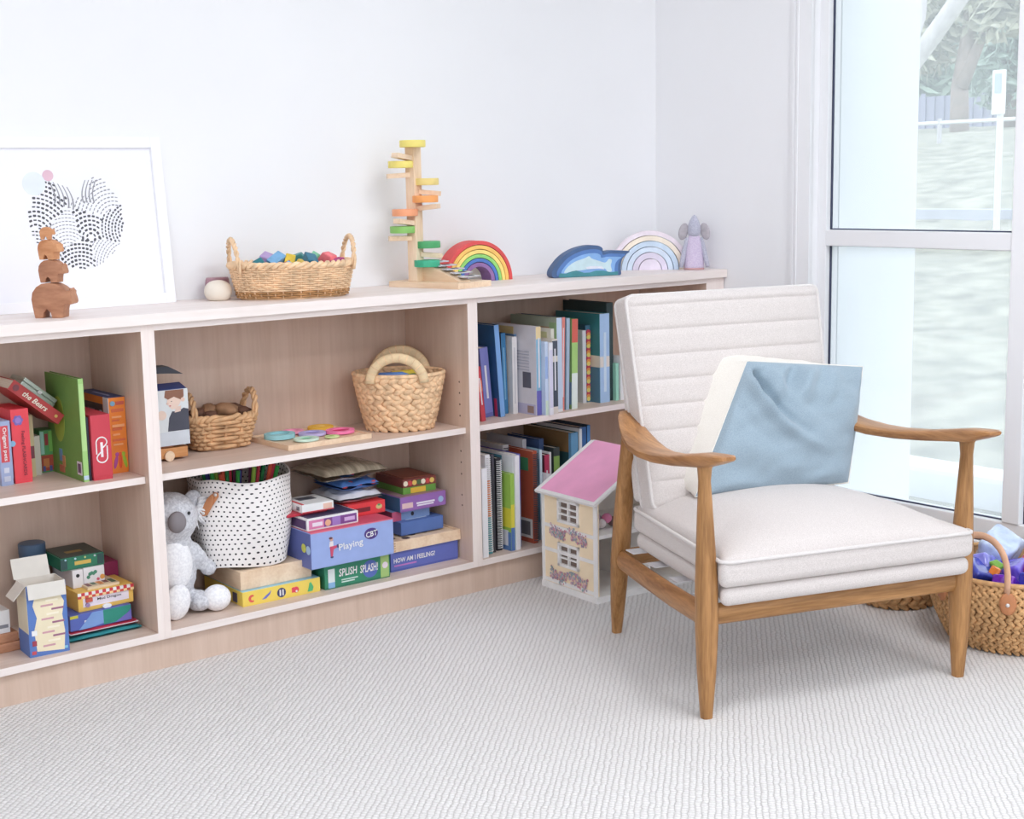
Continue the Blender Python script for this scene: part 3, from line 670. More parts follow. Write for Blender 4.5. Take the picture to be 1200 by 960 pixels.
def gem(label, rgb, x, y, z, r, seed, kind):
    rn = random.Random(seed); mb = MB()
    if kind == 0: o = [(-.5,-.5),(.5,-.5),(.62,.2),(.0,.62),(-.62,.2)]
    elif kind == 1: o = [(-.6,-.42),(.6,-.42),(.6,.42),(-.6,.42)]
    else: o = [(-.6,-.4),(.6,-.4),(0,.65)]
    mb.prism([(a*r*2, b*r*2) for a, b in o], -r*.75, r*.75)
    a = Vector((x, y, 0)); a.rotate(Matrix.Rotation(R(-17), 3, 'Z'))
    solo('wooden_gem', mb, mat('stain_%d_%d_%d' % rgb, rgb, .5, .12, 60), label, 'block', (-1.487+a.x, -.158+a.y, ZT+z), group='stained wooden blocks in the oval basket', rot=(rn.uniform(-.6,.6), rn.uniform(-.7,.7), rn.uniform(0,6)), bevel=.003)
for i, (lb, rgb, x, y, z, r, kd) in enumerate([('teal block beside the left handle of the oval basket', (44,120,130), -.092, -.035, .086, .017, 0), ('lilac block at the back left of the oval basket', (176,150,196), -.062, .03, .098, .017, 1),
    ('light blue block leaning up left of centre in the oval basket', (120,170,210), -.045, -.02, .094, .019, 1), ('red block low between blue and yellow in the oval basket', (196,70,80), -.028, -.05, .084, .014, 2),
    ('yellow block at the middle left of the oval basket', (222,190,60), -.010, -.018, .092, .017, 1), ('small mustard block at the front of the oval basket', (214,184,84), .012, -.058, .084, .013, 1),
    ('petrol blue block in the centre of the oval basket', (40,110,136), .040, -.03, .090, .020, 1), ('dark teal block behind the petrol blue one in the oval basket', (70,140,140), .026, .025, .092, .018, 0),
    ('mint block right of centre in the oval basket', (140,206,170), .075, .03, .092, .017, 1), ('coral pink block at the right of the oval basket', (236,120,126), .092, -.012, .092, .019, 0),
    ('magenta block beside the right rim of the oval basket', (168,54,120), .112, -.035, .084, .015, 1), ('sky blue flat block at the front of the oval basket', (126,178,206), -.02, -.068, .078, .014, 1)]):
    gem(lb, rgb, x, y, z, r, i+20, kd)

# --- marble run tower
mr = thing('marble_run', 'tall wooden marble run tower with coloured leaf steps', 'marble run', (-1.018, -.165, ZT), R(14))
part('base_board', MB().box(-.073,.073,-.125,.125,0,.016), PALEW, mr, bevel=.001)
px, pyy = -.044, .048
part('post', MB().box(px-.016, px+.016, pyy-.016, pyy+.016, .016, .385), PALEZ, mr, bevel=.002)
LV = {'y':col(246,226,110), 'y2':col(240,212,120), 'o':col(250,160,80), 'o2':col(250,160,110), 'g':col(130,196,90), 'g2':col(60,160,90), 't':col(40,170,125)}
def leafstep(ang, z, m, r=.036, h=.019):
    c, s_ = math.cos(ang), math.sin(ang); x, y = px+c*.034, pyy+s_*.034
    part('leaf_step', MB().prism([(r*math.cos(2*math.pi*k/22)*(1.0), r*math.sin(2*math.pi*k/22)) for k in range(22)], -h/2, h/2, Matrix.Translation((x, y, z)) @ Matrix.Rotation(ang, 4, 'Z') @ Matrix.Rotation(R(90), 4, 'X')), m, mr, bevel=.002, smooth='auto')
def stick(ang, z, tilt=0, l=.074):
    M_ = Matrix.Translation((px, pyy, z)) @ Matrix.Rotation(ang, 4, 'Z') @ Matrix.Rotation(tilt, 4, 'Y')
    part('ramp', MB().box(.012, l, -.013, .013, -.0065, .0065, M_), PALEW, mr, bevel=.001)
# directions in the tower's frame: f = towards the viewer, l = viewer's left, r = viewer's right
f_, l_, r__ = R(-140), R(140), R(-40)
for ang, z, c in ((f_, .393, 'y'), (l_, .338, 'y'), (r__, .290, 'y2'), (R(-75), .243, 'o'), (R(170), .207, 'o2'), (l_, .160, 'g'), (r__, .117, 'g2'), (R(-75), .066, 't')): leafstep(ang, z, LV[c])
for ang, z, tl in ((R(178), .352, -.15), (l_, .310, .05), (r__, .264, .1), (R(-75), .216, -.1), (R(178), .176, -.12), (l_, .136, 0), (r__, .092, .1)): stick(ang, z, tl)
part('stair_block', MB().prism([(-.09,.016),(.075,.016),(.075,.018),(-.04,.066),(-.09,.066)], -.026, .026, Matrix.Translation((-.008,-.02,0)) @ Matrix.Rotation(R(-90), 4, 'Z')), PALEW, mr)
STEEL = mat('polished_chime', (214,216,224), .3, .02, metal=.7)
for k in range(5):
    M_ = Matrix.Translation((.002+.004*k, .012-.025*k, .067-.0098*k)) @ Matrix.Rotation(R(6), 4, 'X')
    part('chime_bar', MB().box(-.036, .044, -.0095, .0095, 0, .003, M_), STEEL, mr, bevel=.0006)
    part('chime_gap', MB().box(-.006, .022, -.0055, .0055, .003, .0034, M_), BLACK, mr)
# --- rainbow stackers
def rainbow(name, label, loc, rz, rads, cols, dep):
    t = thing(name, label, 'rainbow toy', loc, rz)
    for i, c in enumerate(cols):
        ro, ri = rads[i], rads[i+1]+.0022; K = 28
        if ri > .003: o = [(ro*math.cos(math.pi*k/K), ro*math.sin(math.pi*k/K)) for k in range(K+1)]+[(ri*math.cos(math.pi*k/K), ri*math.sin(math.pi*k/K)) for k in range(K, -1, -1)]
        else: o = [(ro*math.cos(math.pi*k/K), ro*math.sin(math.pi*k/K)) for k in range(K+1)]
        part('arch', MB().prism(o, -dep, dep), c, t, smooth='auto')
st_ = lambda r, g, b: mat('rainbow_%d_%d_%d' % (r, g, b), (r, g, b), .55, .08, 30)
rainbow('rainbow_stacker', 'bright red to purple wooden rainbow behind the marble run', (-.825, -.075, ZT), R(-4), [.118,.105,.092,.079,.067,.055,.041], [st_(222,84,84), st_(250,200,110), st_(250,222,130), st_(150,214,120), st_(84,124,196), st_(146,110,166)], .026)
rainbow('pastel_rainbow', 'large pastel pink and blue wooden rainbow near the corner', (-.158, -.128, ZT), R(-40), [.124,.108,.091,.073,.055,.035,0], [st_(238,226,234), st_(244,232,214), st_(204,222,240), st_(214,228,244), st_(226,218,236), st_(236,226,240)], .020)
# --- nested wave and dolphin puzzle
dp = thing('dolphin_puzzle', 'nested blue wooden dolphin puzzle with wavy outlines', 'wooden puzzle', (-.49, -.195, ZT), R(-16))
def smooth(o, k=4):
    r = []; n = len(o)
    for i in range(n):
        p0, p1, p2, p3 = (Vector(o[(i+d_) % n]) for d_ in (-1, 0, 1, 2))
        for j in range(k):
            t_ = j/k; r.append(tuple(.5*((2*p1)+(p2-p0)*t_+(2*p0-5*p1+4*p2-p3)*t_*t_+(3*p1-p0-3*p2+p3)*t_**3)))
    return r
outer = [(-.116,.0),(-.06,.0),(.0,.0),(.06,.0),(.104,.0),(.106,.02),(.110,.044),(.122,.060),(.137,.070),(.11,.0735),(.075,.075),(.049,.072),(.044,.084),(.028,.0915),(-.005,.0925),(-.045,.084),(-.082,.066),(-.108,.042),(-.124,.018)]
B_ = [st_(74,100,140), st_(86,124,184), st_(134,176,226), st_(200,222,228)]
def lyr(sx_, sz_, zo, dx=0): return [(x*sx_+dx, max(zo, z_*sz_+zo*.5)) for x, z_ in smooth(outer)]
part('outer_wave', MB().prism([(x, max(0, z_)) for x, z_ in smooth(outer)], -.018, .018), B_[0], dp, bevel=.0015)
part('second_wave', MB().prism(lyr(.885, .84, .006, .002), -.0192, -.017), B_[1], dp, bevel=.0004)
part('third_wave', MB().prism(lyr(.77, .70, .009, .002), -.0202, -.019), B_[2], dp, bevel=.0004)
dol = [(-.085,.014),(-.06,.018),(-.03,.020),(.02,.024),(.05,.022),(.060,.012),(.074,.014),(.070,.030),(.074,.046),(.064,.050),(.052,.040),(.03,.046),(.006,.054),(-.002,.061),(-.018,.055),(-.05,.046),(-.075,.030)]
part('dolphin', MB().prism(smooth(dol, 3), -.0214, -.020), B_[3], dp)
part('sea', MB().prism([(-.104,.001),(.094,.001),(.094,.012),(.07,.010),(.045,.016),(.02,.017),(0,.012),(-.02,.012),(-.045,.020),(-.06,.018),(-.08,.012),(-.1,.014)], -.0225, -.0205), st_(70,138,146), dp)
part('belly_stripe', MB().prism([(-.01,.0225),(.03,.023),(.048,.020),(.04,.029),(.0,.031),(-.014,.028)], -.0228, -.0212), st_(226,226,236), dp)
# --- soft grey doll with a pointed head
sd = thing('felt_doll', 'grey and lilac felt doll with a pointed hood by the wall', 'doll', (-.080, -.248, ZT), R(-42))
FG = fabric('grey_felt', (172,172,190), (192,192,206), 300); FL = fabric('lilac_felt', (200,184,212), (214,202,222), 300)
part('gown', MB().lathe([(.030,.004),(.031,.012),(.030,.03),(.027,.06),(.023,.085),(.018,.105),(.014,.118)], 24, 1, .8), FL, sd, smooth=True)
part('hem', MB().lathe([(.026,0),(.031,0),(.032,.004),(.030,.007)], 24, 1, .8), col(200,150,150), sd, smooth=True)
part('hood', MB().lathe([(.015,.104),(.0195,.112),(.021,.125),(.019,.140),(.014,.155),(.007,.167),(.001,.172)], 20, 1, .95), FG, sd, smooth=True)
for s_ in (-1, 1):
    part('ear', MB().ell((s_*.034, .0, .120), (.015, .007, .027), 14, 9, rot=Matrix.Rotation(-s_*.25, 3, 'Y')), mat('taupe_felt', (176,170,176), .95, .15, 60), sd, smooth=True)
    part('arm', MB().tube([(s_*.020,.0,.10),(s_*.029,-.004,.07),(s_*.036,-.008,.035),(s_*.042,-.014,.009)], [.007,.0075,.008,.007], 10), FG, sd, smooth=True)

# ================================================================== books and boxes
def book(label, x, y, z, t, d, h, cov, lean=0, rz=0, bands=(), face=(), lines=0, lcol=None, name='book', soft=.0012, group=None, cat='book', title=None, tcol=None, pages=None):
    """spine faces -y; origin at the spine's lower left corner. bands: (from, to, material) on the spine as fractions of the height;
    face: (y0, y1, z0, z1, material) panels on the left cover"""
    o = thing(name, label, cat, (x, y, z), group=group, rot=Matrix.Rotation(rz, 3, 'Z').to_euler() if not lean else (Matrix.Rotation(rz, 3, 'Z') @ Matrix.Rotation(lean, 3, 'Y')).to_euler())
    if lean < 0: o.location.z += t*math.sin(-lean)*0
    s_ = soft
    u = [(0,0),(t,0),(t,d),(t-s_,d),(t-s_,s_),(s_,s_),(s_,d),(0,d)]
    mb = MB(); n = len(u); mb.add([(a, b, 0) for a, b in u]+[(a, b, h) for a, b in u], [(0,1,4,5),(1,2,3,4),(0,5,6,7),(n+5,n+4,n+1,n),(n+4,n+3,n+2,n+1),(n+7,n+6,n+5,n)]+[(i, i+n, (i+1) % n+n, (i+1) % n) [::-1] for i in range(n)])
    part('cover', mb, cov, o)
    part('pages', MB().box(s_, t-s_, s_, d-.003, .002 if h > .05 else 0, h-.003), pages or PAGES, o)
    for a, b, m in bands: plate(o, m, .0008, t-.0008, h*a, h*b, 0, 'spine_band')
    for a, b, c, e, m in face: platel(o, m, d*a, d*b, h*c, h*e, 0, 'cover_print')
    if lines:
        rn = random.Random(int(abs(x)*1e4)); lm = lcol or col(230,230,235)
        c0 = .12+.2*rn.random(); c1 = .7+.2*rn.random()
        plate(o, lm, t*.38, t*.62, h*c0, h*c1, 0, 'spine_title', .0006)
    if title: text(title[0], o, tcol, (t*title[4] if len(title) > 4 else t*.5, -.0008-lay(o), h*title[1]), t*title[2], h*title[3], DOWN)
    return o
def coil(o, t, h, m, n=46, r=.006, y=0):
    P = []; K = n*6
    for k in range(K+1):
        a = 2*math.pi*k/6; P.append((t/2+r*math.cos(a), y-r*.3+r*math.sin(a), .006+(h-.012)*k/K))
    part('spiral_wire', MB().tube(P, .0012, 4), m, o)
G1 = 'upright books on the upper right shelf'; G2 = 'books and binders on the lower right shelf'; G3 = 'books on the upper left shelf'
z = MT
dk = lambda *c: col(*c)
A1 = dict(group=G1)
book('thin red booklet leaning on the shelf side', -0.9370, -.238, z, .015, .15, .158, dk(196,44,58), lean=R(-6), bands=[(.55,.75,dk(226,120,90))], lines=1, **A1)
book('lavender hardback leaning beside the thin red booklet', -0.8850, -.190, z, .029, .16, .203, dk(116,122,196), lean=R(-5), bands=[(.0,.06,dk(90,96,170))], lines=1, **A1)
book('tall blue hardback leaning with a light blue spine', -0.8495, -.214, z, .018, .20, .268, dk(20,74,128), lean=R(-4), bands=[(0,1,dk(110,160,222))], face=[(.06,.12,.0,.2,dk(196,40,84)),(.2,.5,.55,.72,dk(96,60,54))], **A1)
book('deep blue paperback with a black cover', -0.8085, -.178, z, .018, .16, .238, dk(24,30,44), lean=R(-1.5), bands=[(0,1,dk(44,116,172))], face=[(.02,.3,.1,.8,dk(40,46,60))], lines=1, lcol=dk(120,180,214), **A1)
book('plain white spined book between two blue books', -0.7870, -.196, z, .018, .15, .226, dk(232,230,230), lines=1, lcol=dk(200,200,206), **A1)
book('slim steel blue book left of the large white book', -0.7665, -.180, z, .014, .16, .232, dk(84,124,164), **A1)
book('large white textbook with a gold and violet spine', -0.7575, -.268, z, .019, .20, .258, dk(224,220,226), bands=[(.86,1,dk(232,206,150)),(.28,.86,dk(126,176,206)),(0,.28,dk(92,88,176))], face=[(.02,.9,.0,.12,dk(190,186,214)),(.5,.9,.84,.98,dk(206,180,120)),(.12,.3,.3,.48,dk(80,80,92)),(.06,.2,.02,.1,dk(150,120,110))]+[(.15,.6,.50+.035*k,.508+.035*k,dk(176,176,190)) for k in range(7)], lines=1, **A1)
book('thin pale blue booklet beside the large white textbook', -0.7375, -.284, z, .011, .17, .214, dk(196,214,240), bands=[(0,.2,dk(206,230,206)),(.5,.8,dk(150,180,230))], **A1)
book('thin white booklet with a faint violet edge', -0.7255, -.290, z, .013, .17, .211, dk(236,236,244), bands=[(.1,.9,dk(214,212,236))], **A1)
book('beige book with a black title strip on its spine', -0.7115, -.286, z, .021, .17, .219, dk(222,212,200), bands=[(.1,.70,dk(44,54,72)),(.78,.98,dk(54,62,80))], lines=1, **A1)
book('cream booklet rising behind the black titled book', -0.6880, -.255, z, .012, .18, .246, dk(232,228,214), face=[(.1,.5,.8,.96,dk(206,206,150))], **A1)
book('tall pale blue spined book with a grey green cover', -0.6735, -.263, z, .021, .21, .277, dk(150,160,140), bands=[(0,1,dk(196,214,238)),(0,.03,dk(236,236,240))], face=[(.15,.35,.6,.9,dk(160,120,84)),(.0,.15,.5,.95,dk(130,160,110))], **A1)
book('tall coral spined book right of the pale blue one', -0.6480, -.250, z, .013, .20, .276, dk(60,80,110), lean=R(1.5), bands=[(0,1,dk(236,126,112))], lines=1, **A1)
book('slim silver blue book beside the coral spine', -0.6290, -.250, z, .0125, .20, .272, dk(160,184,206), lean=R(1.5), **A1)
book('red and lime spined book with a patterned edge', -0.6090, -.252, z, .024, .20, .268, dk(120,160,90), lean=R(1.2), bands=[(.74,1,dk(214,84,70)),(.4,.74,dk(160,206,110)),(0,.4,dk(226,238,232))], face=[(.0,.3,.05,.3,dk(90,120,160)),(.05,.5,.3,.7,dk(150,180,110))], **A1)
book('thin white book standing back before the rainbow spine', -0.5060, -.19, z, .014, .15, .222, dk(226,226,232), **A1)
book('mid grey book standing back right of the lime spine', -.582, -.15, z, .022, .13, .25, dk(120,126,136), **A1)
book('off white book standing back beside the mid grey one', -.557, -.14, z, .016, .12, .235, dk(214,212,214), **A1)
rb = book('dark teal book with a row of rainbow stamps on its spine', -0.4900, -.185, z, .020, .16, .236, dk(26,72,96), bands=[(0,1,dk(60,110,140))], **A1)
for k in range(8):
    zc = .236*(.06+.115*k)
    for j, c in enumerate([(206,54,74), (240,150,70), (240,220,110)]): disc(rb, dk(*c), .010, zc+.011-.0075*j, -.0006-.0002*j, .0082-.0006*j, 'rainbow_stamp', 10)
book('thick teal hardback with a cream band across its cover', -0.4690, -.226, z, .041, .20, .272, dk(34,112,120), bands=[(0,1,dk(160,192,232)),(.4,.52,dk(226,214,206))], face=[(.0,.85,.40,.53,dk(220,206,190)),(.05,.28,.06,.17,dk(224,224,226)),(.0,.85,.0,.40,dk(62,110,140))]+[(.3,.7,.6+.06*k,.612+.06*k,dk(56,130,136)) for k in range(4)], lines=1, lcol=dk(200,220,240), **A1)
book('very tall near black book right of the teal hardback', -0.4260, -.212, z, .026, .20, .302, dk(22,44,46), **A1)
book('short mint spined booklet beside the near black book', -0.4025, -.226, z, .012, .16, .115, dk(150,214,190), **A1)
book('short white booklet just left of the armchair back', -0.3860, -.23, z, .022, .16, .135, dk(232,232,236), **A1)
z = BT; A2 = dict(group=G2)
book('thin white file at the left end of the lower shelf', -.985, -.292, z, .020, .2, .258, dk(238,238,242), **A2)
b = book('white ring bound manual with an orange and teal edge', -0.9475, -.268, z, .017, .2, .289, dk(236,236,240), bands=[(.38,.75,dk(232,130,70)),(0,.38,dk(70,150,160))], lean=R(-1), **A2); coil(b, .017, .289, WHITE, 44, .007)
book('slim charcoal folder between the ring bound manuals', -0.9245, -.262, z, .010, .2, .286, dk(40,42,52), **A2)
b = book('black ring bound manual with white wire', -0.9035, -.255, z, .018, .2, .272, dk(26,26,34), **A2); coil(b, .018, .272, WHITE, 44, .008)
book('lime and yellow paperback with a blue foot', -0.8750, -.284, z, .014, .13, .226, dk(150,196,70), bands=[(.3,.6,dk(230,214,60)),(0,.3,dk(70,110,180))], face=[(0,.75,.30,.55,dk(226,214,50)),(0,.75,.0,.24,dk(72,112,176)),(.1,.3,.06,.26,dk(214,216,226))], **A2)
book('tall white manual with a sea blue cover picture', -0.8595, -.288, z, .016, .2, .277, dk(238,238,244), face=[(.3,.9,.72,.98,dk(70,140,166)),(.05,.28,.0,.98,dk(232,236,240))], **A2)
book('violet spined manual beside the tall white one', -0.8385, -.263, z, .019, .2, .275, dk(96,94,180), bands=[(0,.5,dk(124,130,170))], lines=1, lcol=dk(150,150,210), **A2)
b = book('white ring bound folder with a red dot', -0.8125, -.175, z, .022, .16, .287, dk(230,226,226), **A2); coil(b, .022, .287, col(70,70,80), 40, .009)
part('red_dot', MB().prism([(.012*math.cos(k*.45), .012*math.sin(k*.45)) for k in range(14)], -.0006, 0, Matrix.Translation((0, .07, .262)) @ Matrix.Rotation(R(-90), 4, 'Z')), dk(200,40,60), b)
b = book('rust orange ring bound workbook with a barcode', -0.7720, -.262, z, .016, .2, .275, dk(176,70,42), face=[(.02,.35,.05,.26,dk(220,214,210)),(.07,.3,.08,.23,dk(96,92,96)),(.1,.4,.78,.92,dk(50,130,80))], **A2); coil(b, .016, .275, col(60,60,70), 46, .008)
book('pale grey magazine file behind the rust workbook', -0.7490, -.19, z, .014, .17, .298, dk(206,206,214), **A2)
book('sky blue magazine right of the rust workbook', -0.7310, -.245, z, .010, .2, .272, dk(150,196,222), face=[(0,.6,.2,.9,dk(90,150,190))], bands=[(0,1,dk(220,236,246))], **A2)
book('short white notebook in front of the sky blue magazine', -0.7190, -.262, z, .012, .16, .20, dk(236,232,238), **A2)
book('dark red paperback with a crimson spine', -.7065, -.238, z, .020, .17, .252, dk(84,20,34), bands=[(0,1,dk(190,40,80))], lines=1, **A2)
book('slim white paperback right of the crimson spine', -.684, -.232, z, .010, .17, .256, dk(232,230,232), **A2)
book('navy blue folder standing back behind the dolls house', -.668, -.17, z, .018, .15, .286, dk(56,84,140), **A2)
book('black and green photo book above the dolls house roof', -.646, -.21, z, .024, .18, .262, dk(34,40,40), bands=[(.6,.9,dk(130,170,70))], **A2)
book('large teal and brown atlas above the dolls house roof', -.590, -.225, z, .030, .22, .302, dk(26,66,72), bands=[(0,1,dk(90,150,196))], face=[(0,1,.80,1,dk(128,92,50)),(.0,.04,0,1,dk(90,150,196))], **A2)
book('white spined book beside the teal atlas', -.557, -.228, z, .010, .2, .31, dk(240,240,244), **A2)
book('blue and white spined manual behind the armrest', -.544, -.215, z, .026, .2, .312, dk(44,60,92), bands=[(.55,1,dk(40,96,170)),(0,.55,dk(226,226,236))], **A2)
book('bright blue spined manual nearest the armchair', -.515, -.215, z, .014, .2, .315, dk(40,60,80), bands=[(0,1,dk(60,130,200))], **A2)
# ---- upper left shelf
z = MT; A3 = dict(group=G3)
def gbox(label, x0, x1, y0, y1, z0, z1, m, base=None, lidh=.8, rz=0, name='game_box', cat='box', group=None, parts=True):
    """lidded card box; origin at the lower front left corner, front faces -y"""
    o = thing(name, label, cat, (x0, y0, z0), rz, group); w, d, h = x1-x0, y1-y0, z1-z0
    part('lid', MB().box(0, w, 0, d, h*(1-lidh), h), m, o, bevel=.0009)
    part('tray', MB().box(.0008, w-.0008, .0008, d-.0008, 0, h*(1-lidh)), base or m, o)
    return o
g = gbox('light blue card box lettered Origami pets', -2.276, -2.247, -.152, -.04, z, z+.151, dk(150,166,206), name='card_box', lidh=.9, group=G3)
plate(g, dk(214,60,70), .004, .023, .055, .140, 0); text('Origami pets', g, WHITE, (.0135, -.0012, .0975), .011, .078, DOWN)
plate(g, dk(206,210,226), .008, .020, .03, .042, 0); plate(g, dk(190,196,216), .007, .022, .010, .022, 0)
g = gbox('red flash card box with a violet flower on its spine', -2.242, -2.200, -.146, -.03, z, z+.174, dk(232,52,66), name='card_box', lidh=.95, group=G3)
for a in range(6): disc(g, dk(110,90,176), .016+.0075*math.cos(a*1.047), .148+.0075*math.sin(a*1.047), 0, .005, 'flower_petal', 10)
disc(g, dk(140,110,190), .016, .148, -.0006, .007, 'flower_centre'); disc(g, dk(120,170,206), .0, .095, 0, .007, 'thumb_notch', 12)
text('Feeling FLASHCARDS', g, dk(120,20,40), (.024, -.001, .070), .010, .105, DOWN)
book('narrow cream booklet right of the red card box', -2.183, -.095, z, .011, .08, .149, dk(206,196,146), bands=[(.3,.5,dk(120,60,70))], **A3)
book('short off white booklet beside the cream one', -2.168, -.082, z, .015, .07, .095, dk(206,204,190), **A3)
g = gbox('small green and red picture card box', -2.146, -2.110, -.062, -.015, z, z+.103, dk(70,150,80), name='card_box', lidh=.9, group=G3)
plate(g, dk(170,60,40), .001, .035, .004, .042, 0); plate(g, dk(206,120,60), .006, .02, .012, .034, 0); plate(g, dk(150,206,190), .001, .010, .045, .1, 0); plate(g, dk(110,180,70), .022, .035, .05, .1, 0); plate(g, dk(150,40,44), .012, .02, .066, .094, 0)
for a in (0, 1): plate(g, dk(70,80,150), .004+.016*a, .010+.016*a, .003, .016, -.0004)
# red hardback lying slanted across the card boxes
g = book('red hardback lettered the Bears slanting over the card boxes', -2.266, -.150, z+.2165, .026, .135, .148, dk(170,38,38), **A3)
g.rotation_euler = (0, R(-53)+R(180), 0); g.location = (-2.130, -.150, z+.130)
g.rotation_euler = (0, R(-49.5), 0); g.location = (-2.1335, -.152, z+.128)
text('the Bears', g, dk(236,224,206), (.013, -.0008, .078), .013, .070, UPW @ Matrix.Rotation(R(180), 4, 'Z'), shear=.3); disc(g, dk(110,40,50), .013, .134, 0, .008, 'emblem', 12); disc(g, dk(206,170,80), .013, .016, 0, .004, 'gold_mark', 10)
g = thing('metal_tin', 'silver hinged tin resting on the slanting red book', 'tin', (-2.133, -.125, z+.1637), rot=(0, R(-49.5), 0))
TIN = mat('brushed_tin', (176,186,176), .35, .05, 20, metal=.6)
part('lid', MB().box(0, .012, -.0, .085, 0, .098), TIN, g, bevel=.003); part('tray', MB().box(.0122, .022, 0.001, .084, .001, .097), TIN, g, bevel=.002); part('latch', MB().box(.008, .016, -.003, 0, .044, .054), dk(226,226,226), g)
g = book('tall green picture book standing at an angle', -2.116, -.240, z, .0135, .195, .242, dk(96,142,56), bands=[(0,1,dk(150,200,110)),(.02,.06,dk(190,214,240)),(.3,.95,dk(170,212,130))], face=[(.03,.16,.06,.19,dk(214,206,214)),(.05,.14,.08,.17,dk(90,60,90)),(.52,.60,.09,.20,dk(190,120,70)),(.6,.68,.14,.26,dk(90,130,170)),(.55,.7,.03,.10,dk(176,90,60))], **A3)
part('cover_oval', MB().prism([(.033*math.cos(k*.3142), .055*math.sin(k*.3142)) for k in range(20)], -.0006, 0, Matrix.Translation((0, .125, .135)) @ Matrix.Rotation(R(-90), 4, 'Z')), dk(150,170,50), g)
book('slim black booklet between the green book and the red box', -2.100, -.236, z, .005, .18, .15, dk(30,34,50), **A3)
g = gbox('red card game box with a white looped emblem', -2.0935, -2.0465, -.245, -.07, z, z+.154, dk(198,40,58), name='card_box', lidh=.95, rz=R(-1.5), group=G3)
LG = MB()
def arc(cx, cz, r, a0, a1, n=14): return [(cx+r*math.cos(R(a0+(a1-a0)*k/n)), cz+r*math.sin(R(a0+(a1-a0)*k/n))) for k in range(n+1)]
for pth in ([(.0105,.062)]+[(.0105,.082)]+arc(.0235,.088,.0130,180,0,12)+[(.034,.083),(.026,.076)], [(.0365,.080)]+[(.0365,.060)]+arc(.0235,.054,.0130,0,-180,12)+[(.013,.059),(.021,.066)]):
    part('emblem_loop', MB().tube([(x, -.0003, y_) for x, y_ in pth], .0016, 6, flat=1), WHITE, g)
plate(g, dk(240,226,230), .0205, .0265, .054, .089, 0, 'emblem_word')
g = gbox('orange and navy construction toy box with a clear window', -2.026, -1.9845, -.197, -.012, z, z+.183, dk(238,126,32), dk(238,126,32), name='toy_box', lidh=.98, group=G3)
platet(g, dk(40,54,112), 0, .0415, 0, .185, .183, 'navy_top'); platet(g, dk(150,160,206), .016, .022, .04, .13, .1835, 'printed_title')
platel(g, dk(226,224,226), .0, .03, 0, .183, 0, 'white_edge'); platel(g, dk(70,60,60), .034, .18, .03, .165, 0, 'window_film'); platel(g, dk(200,170,50), .05, .075, .10, .14, -.0004, 'toy_piece'); platel(g, dk(120,130,140), .08, .12, .11, .15, -.0004, 'toy_piece'); platel(g, dk(210,210,220), .038, .05, .07, .15, -.0004, 'toy_piece')
for k, (a, b) in enumerate([(.148,.156),(.134,.138),(.126,.130),(.112,.118),(.104,.110),(.092,.096),(.078,.083),(.068,.072)]): plate(g, dk(214,96,50) if k % 2 == 0 else dk(246,170,110), .006, .036-.006*(k % 3), a, b, 0, 'text_line')
disc(g, dk(110,160,190), .009, .169, 0, .006, 'badge'); plate(g, dk(200,80,60), .018, .037, .165, .173, 0, 'text_line')
for c, xx, tilt in (((170,60,150), .010, .25), ((226,70,30), .0215, 0), ((150,196,40), .033, -.2)):
    part('figure', MB().ell((xx, -.0004, .028), (.0045, .0012, .017), 10, 7, rot=Matrix.Rotation(tilt, 3, 'Y')).ell((xx+.017*math.sin(tilt), -.0004, .046), (.005, .0012, .005), 10, 7), dk(*c), g)

# ================================================================== lower left shelf
z = BT; G4 = 'worn game boxes on the lower left shelf'
jb = thing('open_game_box', 'torn open blue and white block game box with flaps raised', 'box', (-2.282, -.272, z), R(-4), G4)
w, d, h = .090, .075, .168; KR = col(222,216,206,.9); JB = col(70,110,186)
wl = MB().box(0, w, 0, .0012, 0, h).box(0, w, d-.0012, d, 0, h).box(0, .0012, .0012, d-.0012, 0, h).box(w-.0012, w, .0012, d-.0012, 0, h).box(.0012, w-.0012, .0012, d-.0012, 0, .0012)
part('carton', wl, KR, jb); plate(jb, JB, 0, w, 0, h, 0); platel(jb, col(226,218,190), 0, d, .055, h-.03, 0); platel(jb, JB, 0, d, 0, .055, 0)
CRM = col(240,226,190)
part('tower_picture', MB().prism([(.016,.012),(.078,.006),(.082,.05),(.078,.09),(.084,.12),(.07,.150),(.022,.152),(.012,.12),(.02,.09),(.012,.06)], -.0012, 0), CRM, jb)
rn = random.Random(9)
for k in range(13):
    a = .02+.0105*k; x0 = .03+.012*(k % 3); part('wood_block_print', MB().box(x0, x0+.028, -.0016, 0, a, a+.0045), (col(206,150,160), col(250,240,214), col(150,90,120))[k % 3], jb)
plate(jb, col(200,66,80), .004, .014, .006, .014, 0); plate(jb, col(120,190,220), .072, .086, .008, .014, 0); plate(jb, WHITE, .006, .018, .05, .062, 0); plate(jb, col(150,40,60), .006, .016, .026, .038, 0)
part('front_flap', MB().box(.002, w-.002, -.003, -.0018, -.034, 0, Matrix.Translation((0,-.0005,h+.002)) @ Matrix.Rotation(R(-10), 4, 'X')), KR, jb, label='cream front flap folded down')
part('back_flap', MB().box(.002, w-.004, 0, .0012, 0, .048, Matrix.Translation((-.006,d,h)) @ Matrix.Rotation(R(-22), 4, 'X')), KR, jb, label='cream back flap standing up')
part('side_flap', MB().box(-.042, 0, 0, d*.8, -.0006, .0006, Matrix.Translation((0,.004,h)) @ Matrix.Rotation(R(-48), 4, 'Y')), KR, jb, label='cream side flap hanging to the left')
for k in range(5): part('wood_block', MB().box(.01, .075, .008+.012*k, .018+.012*k, .004, h-.028+.004*(k % 2)), PALEW, jb)
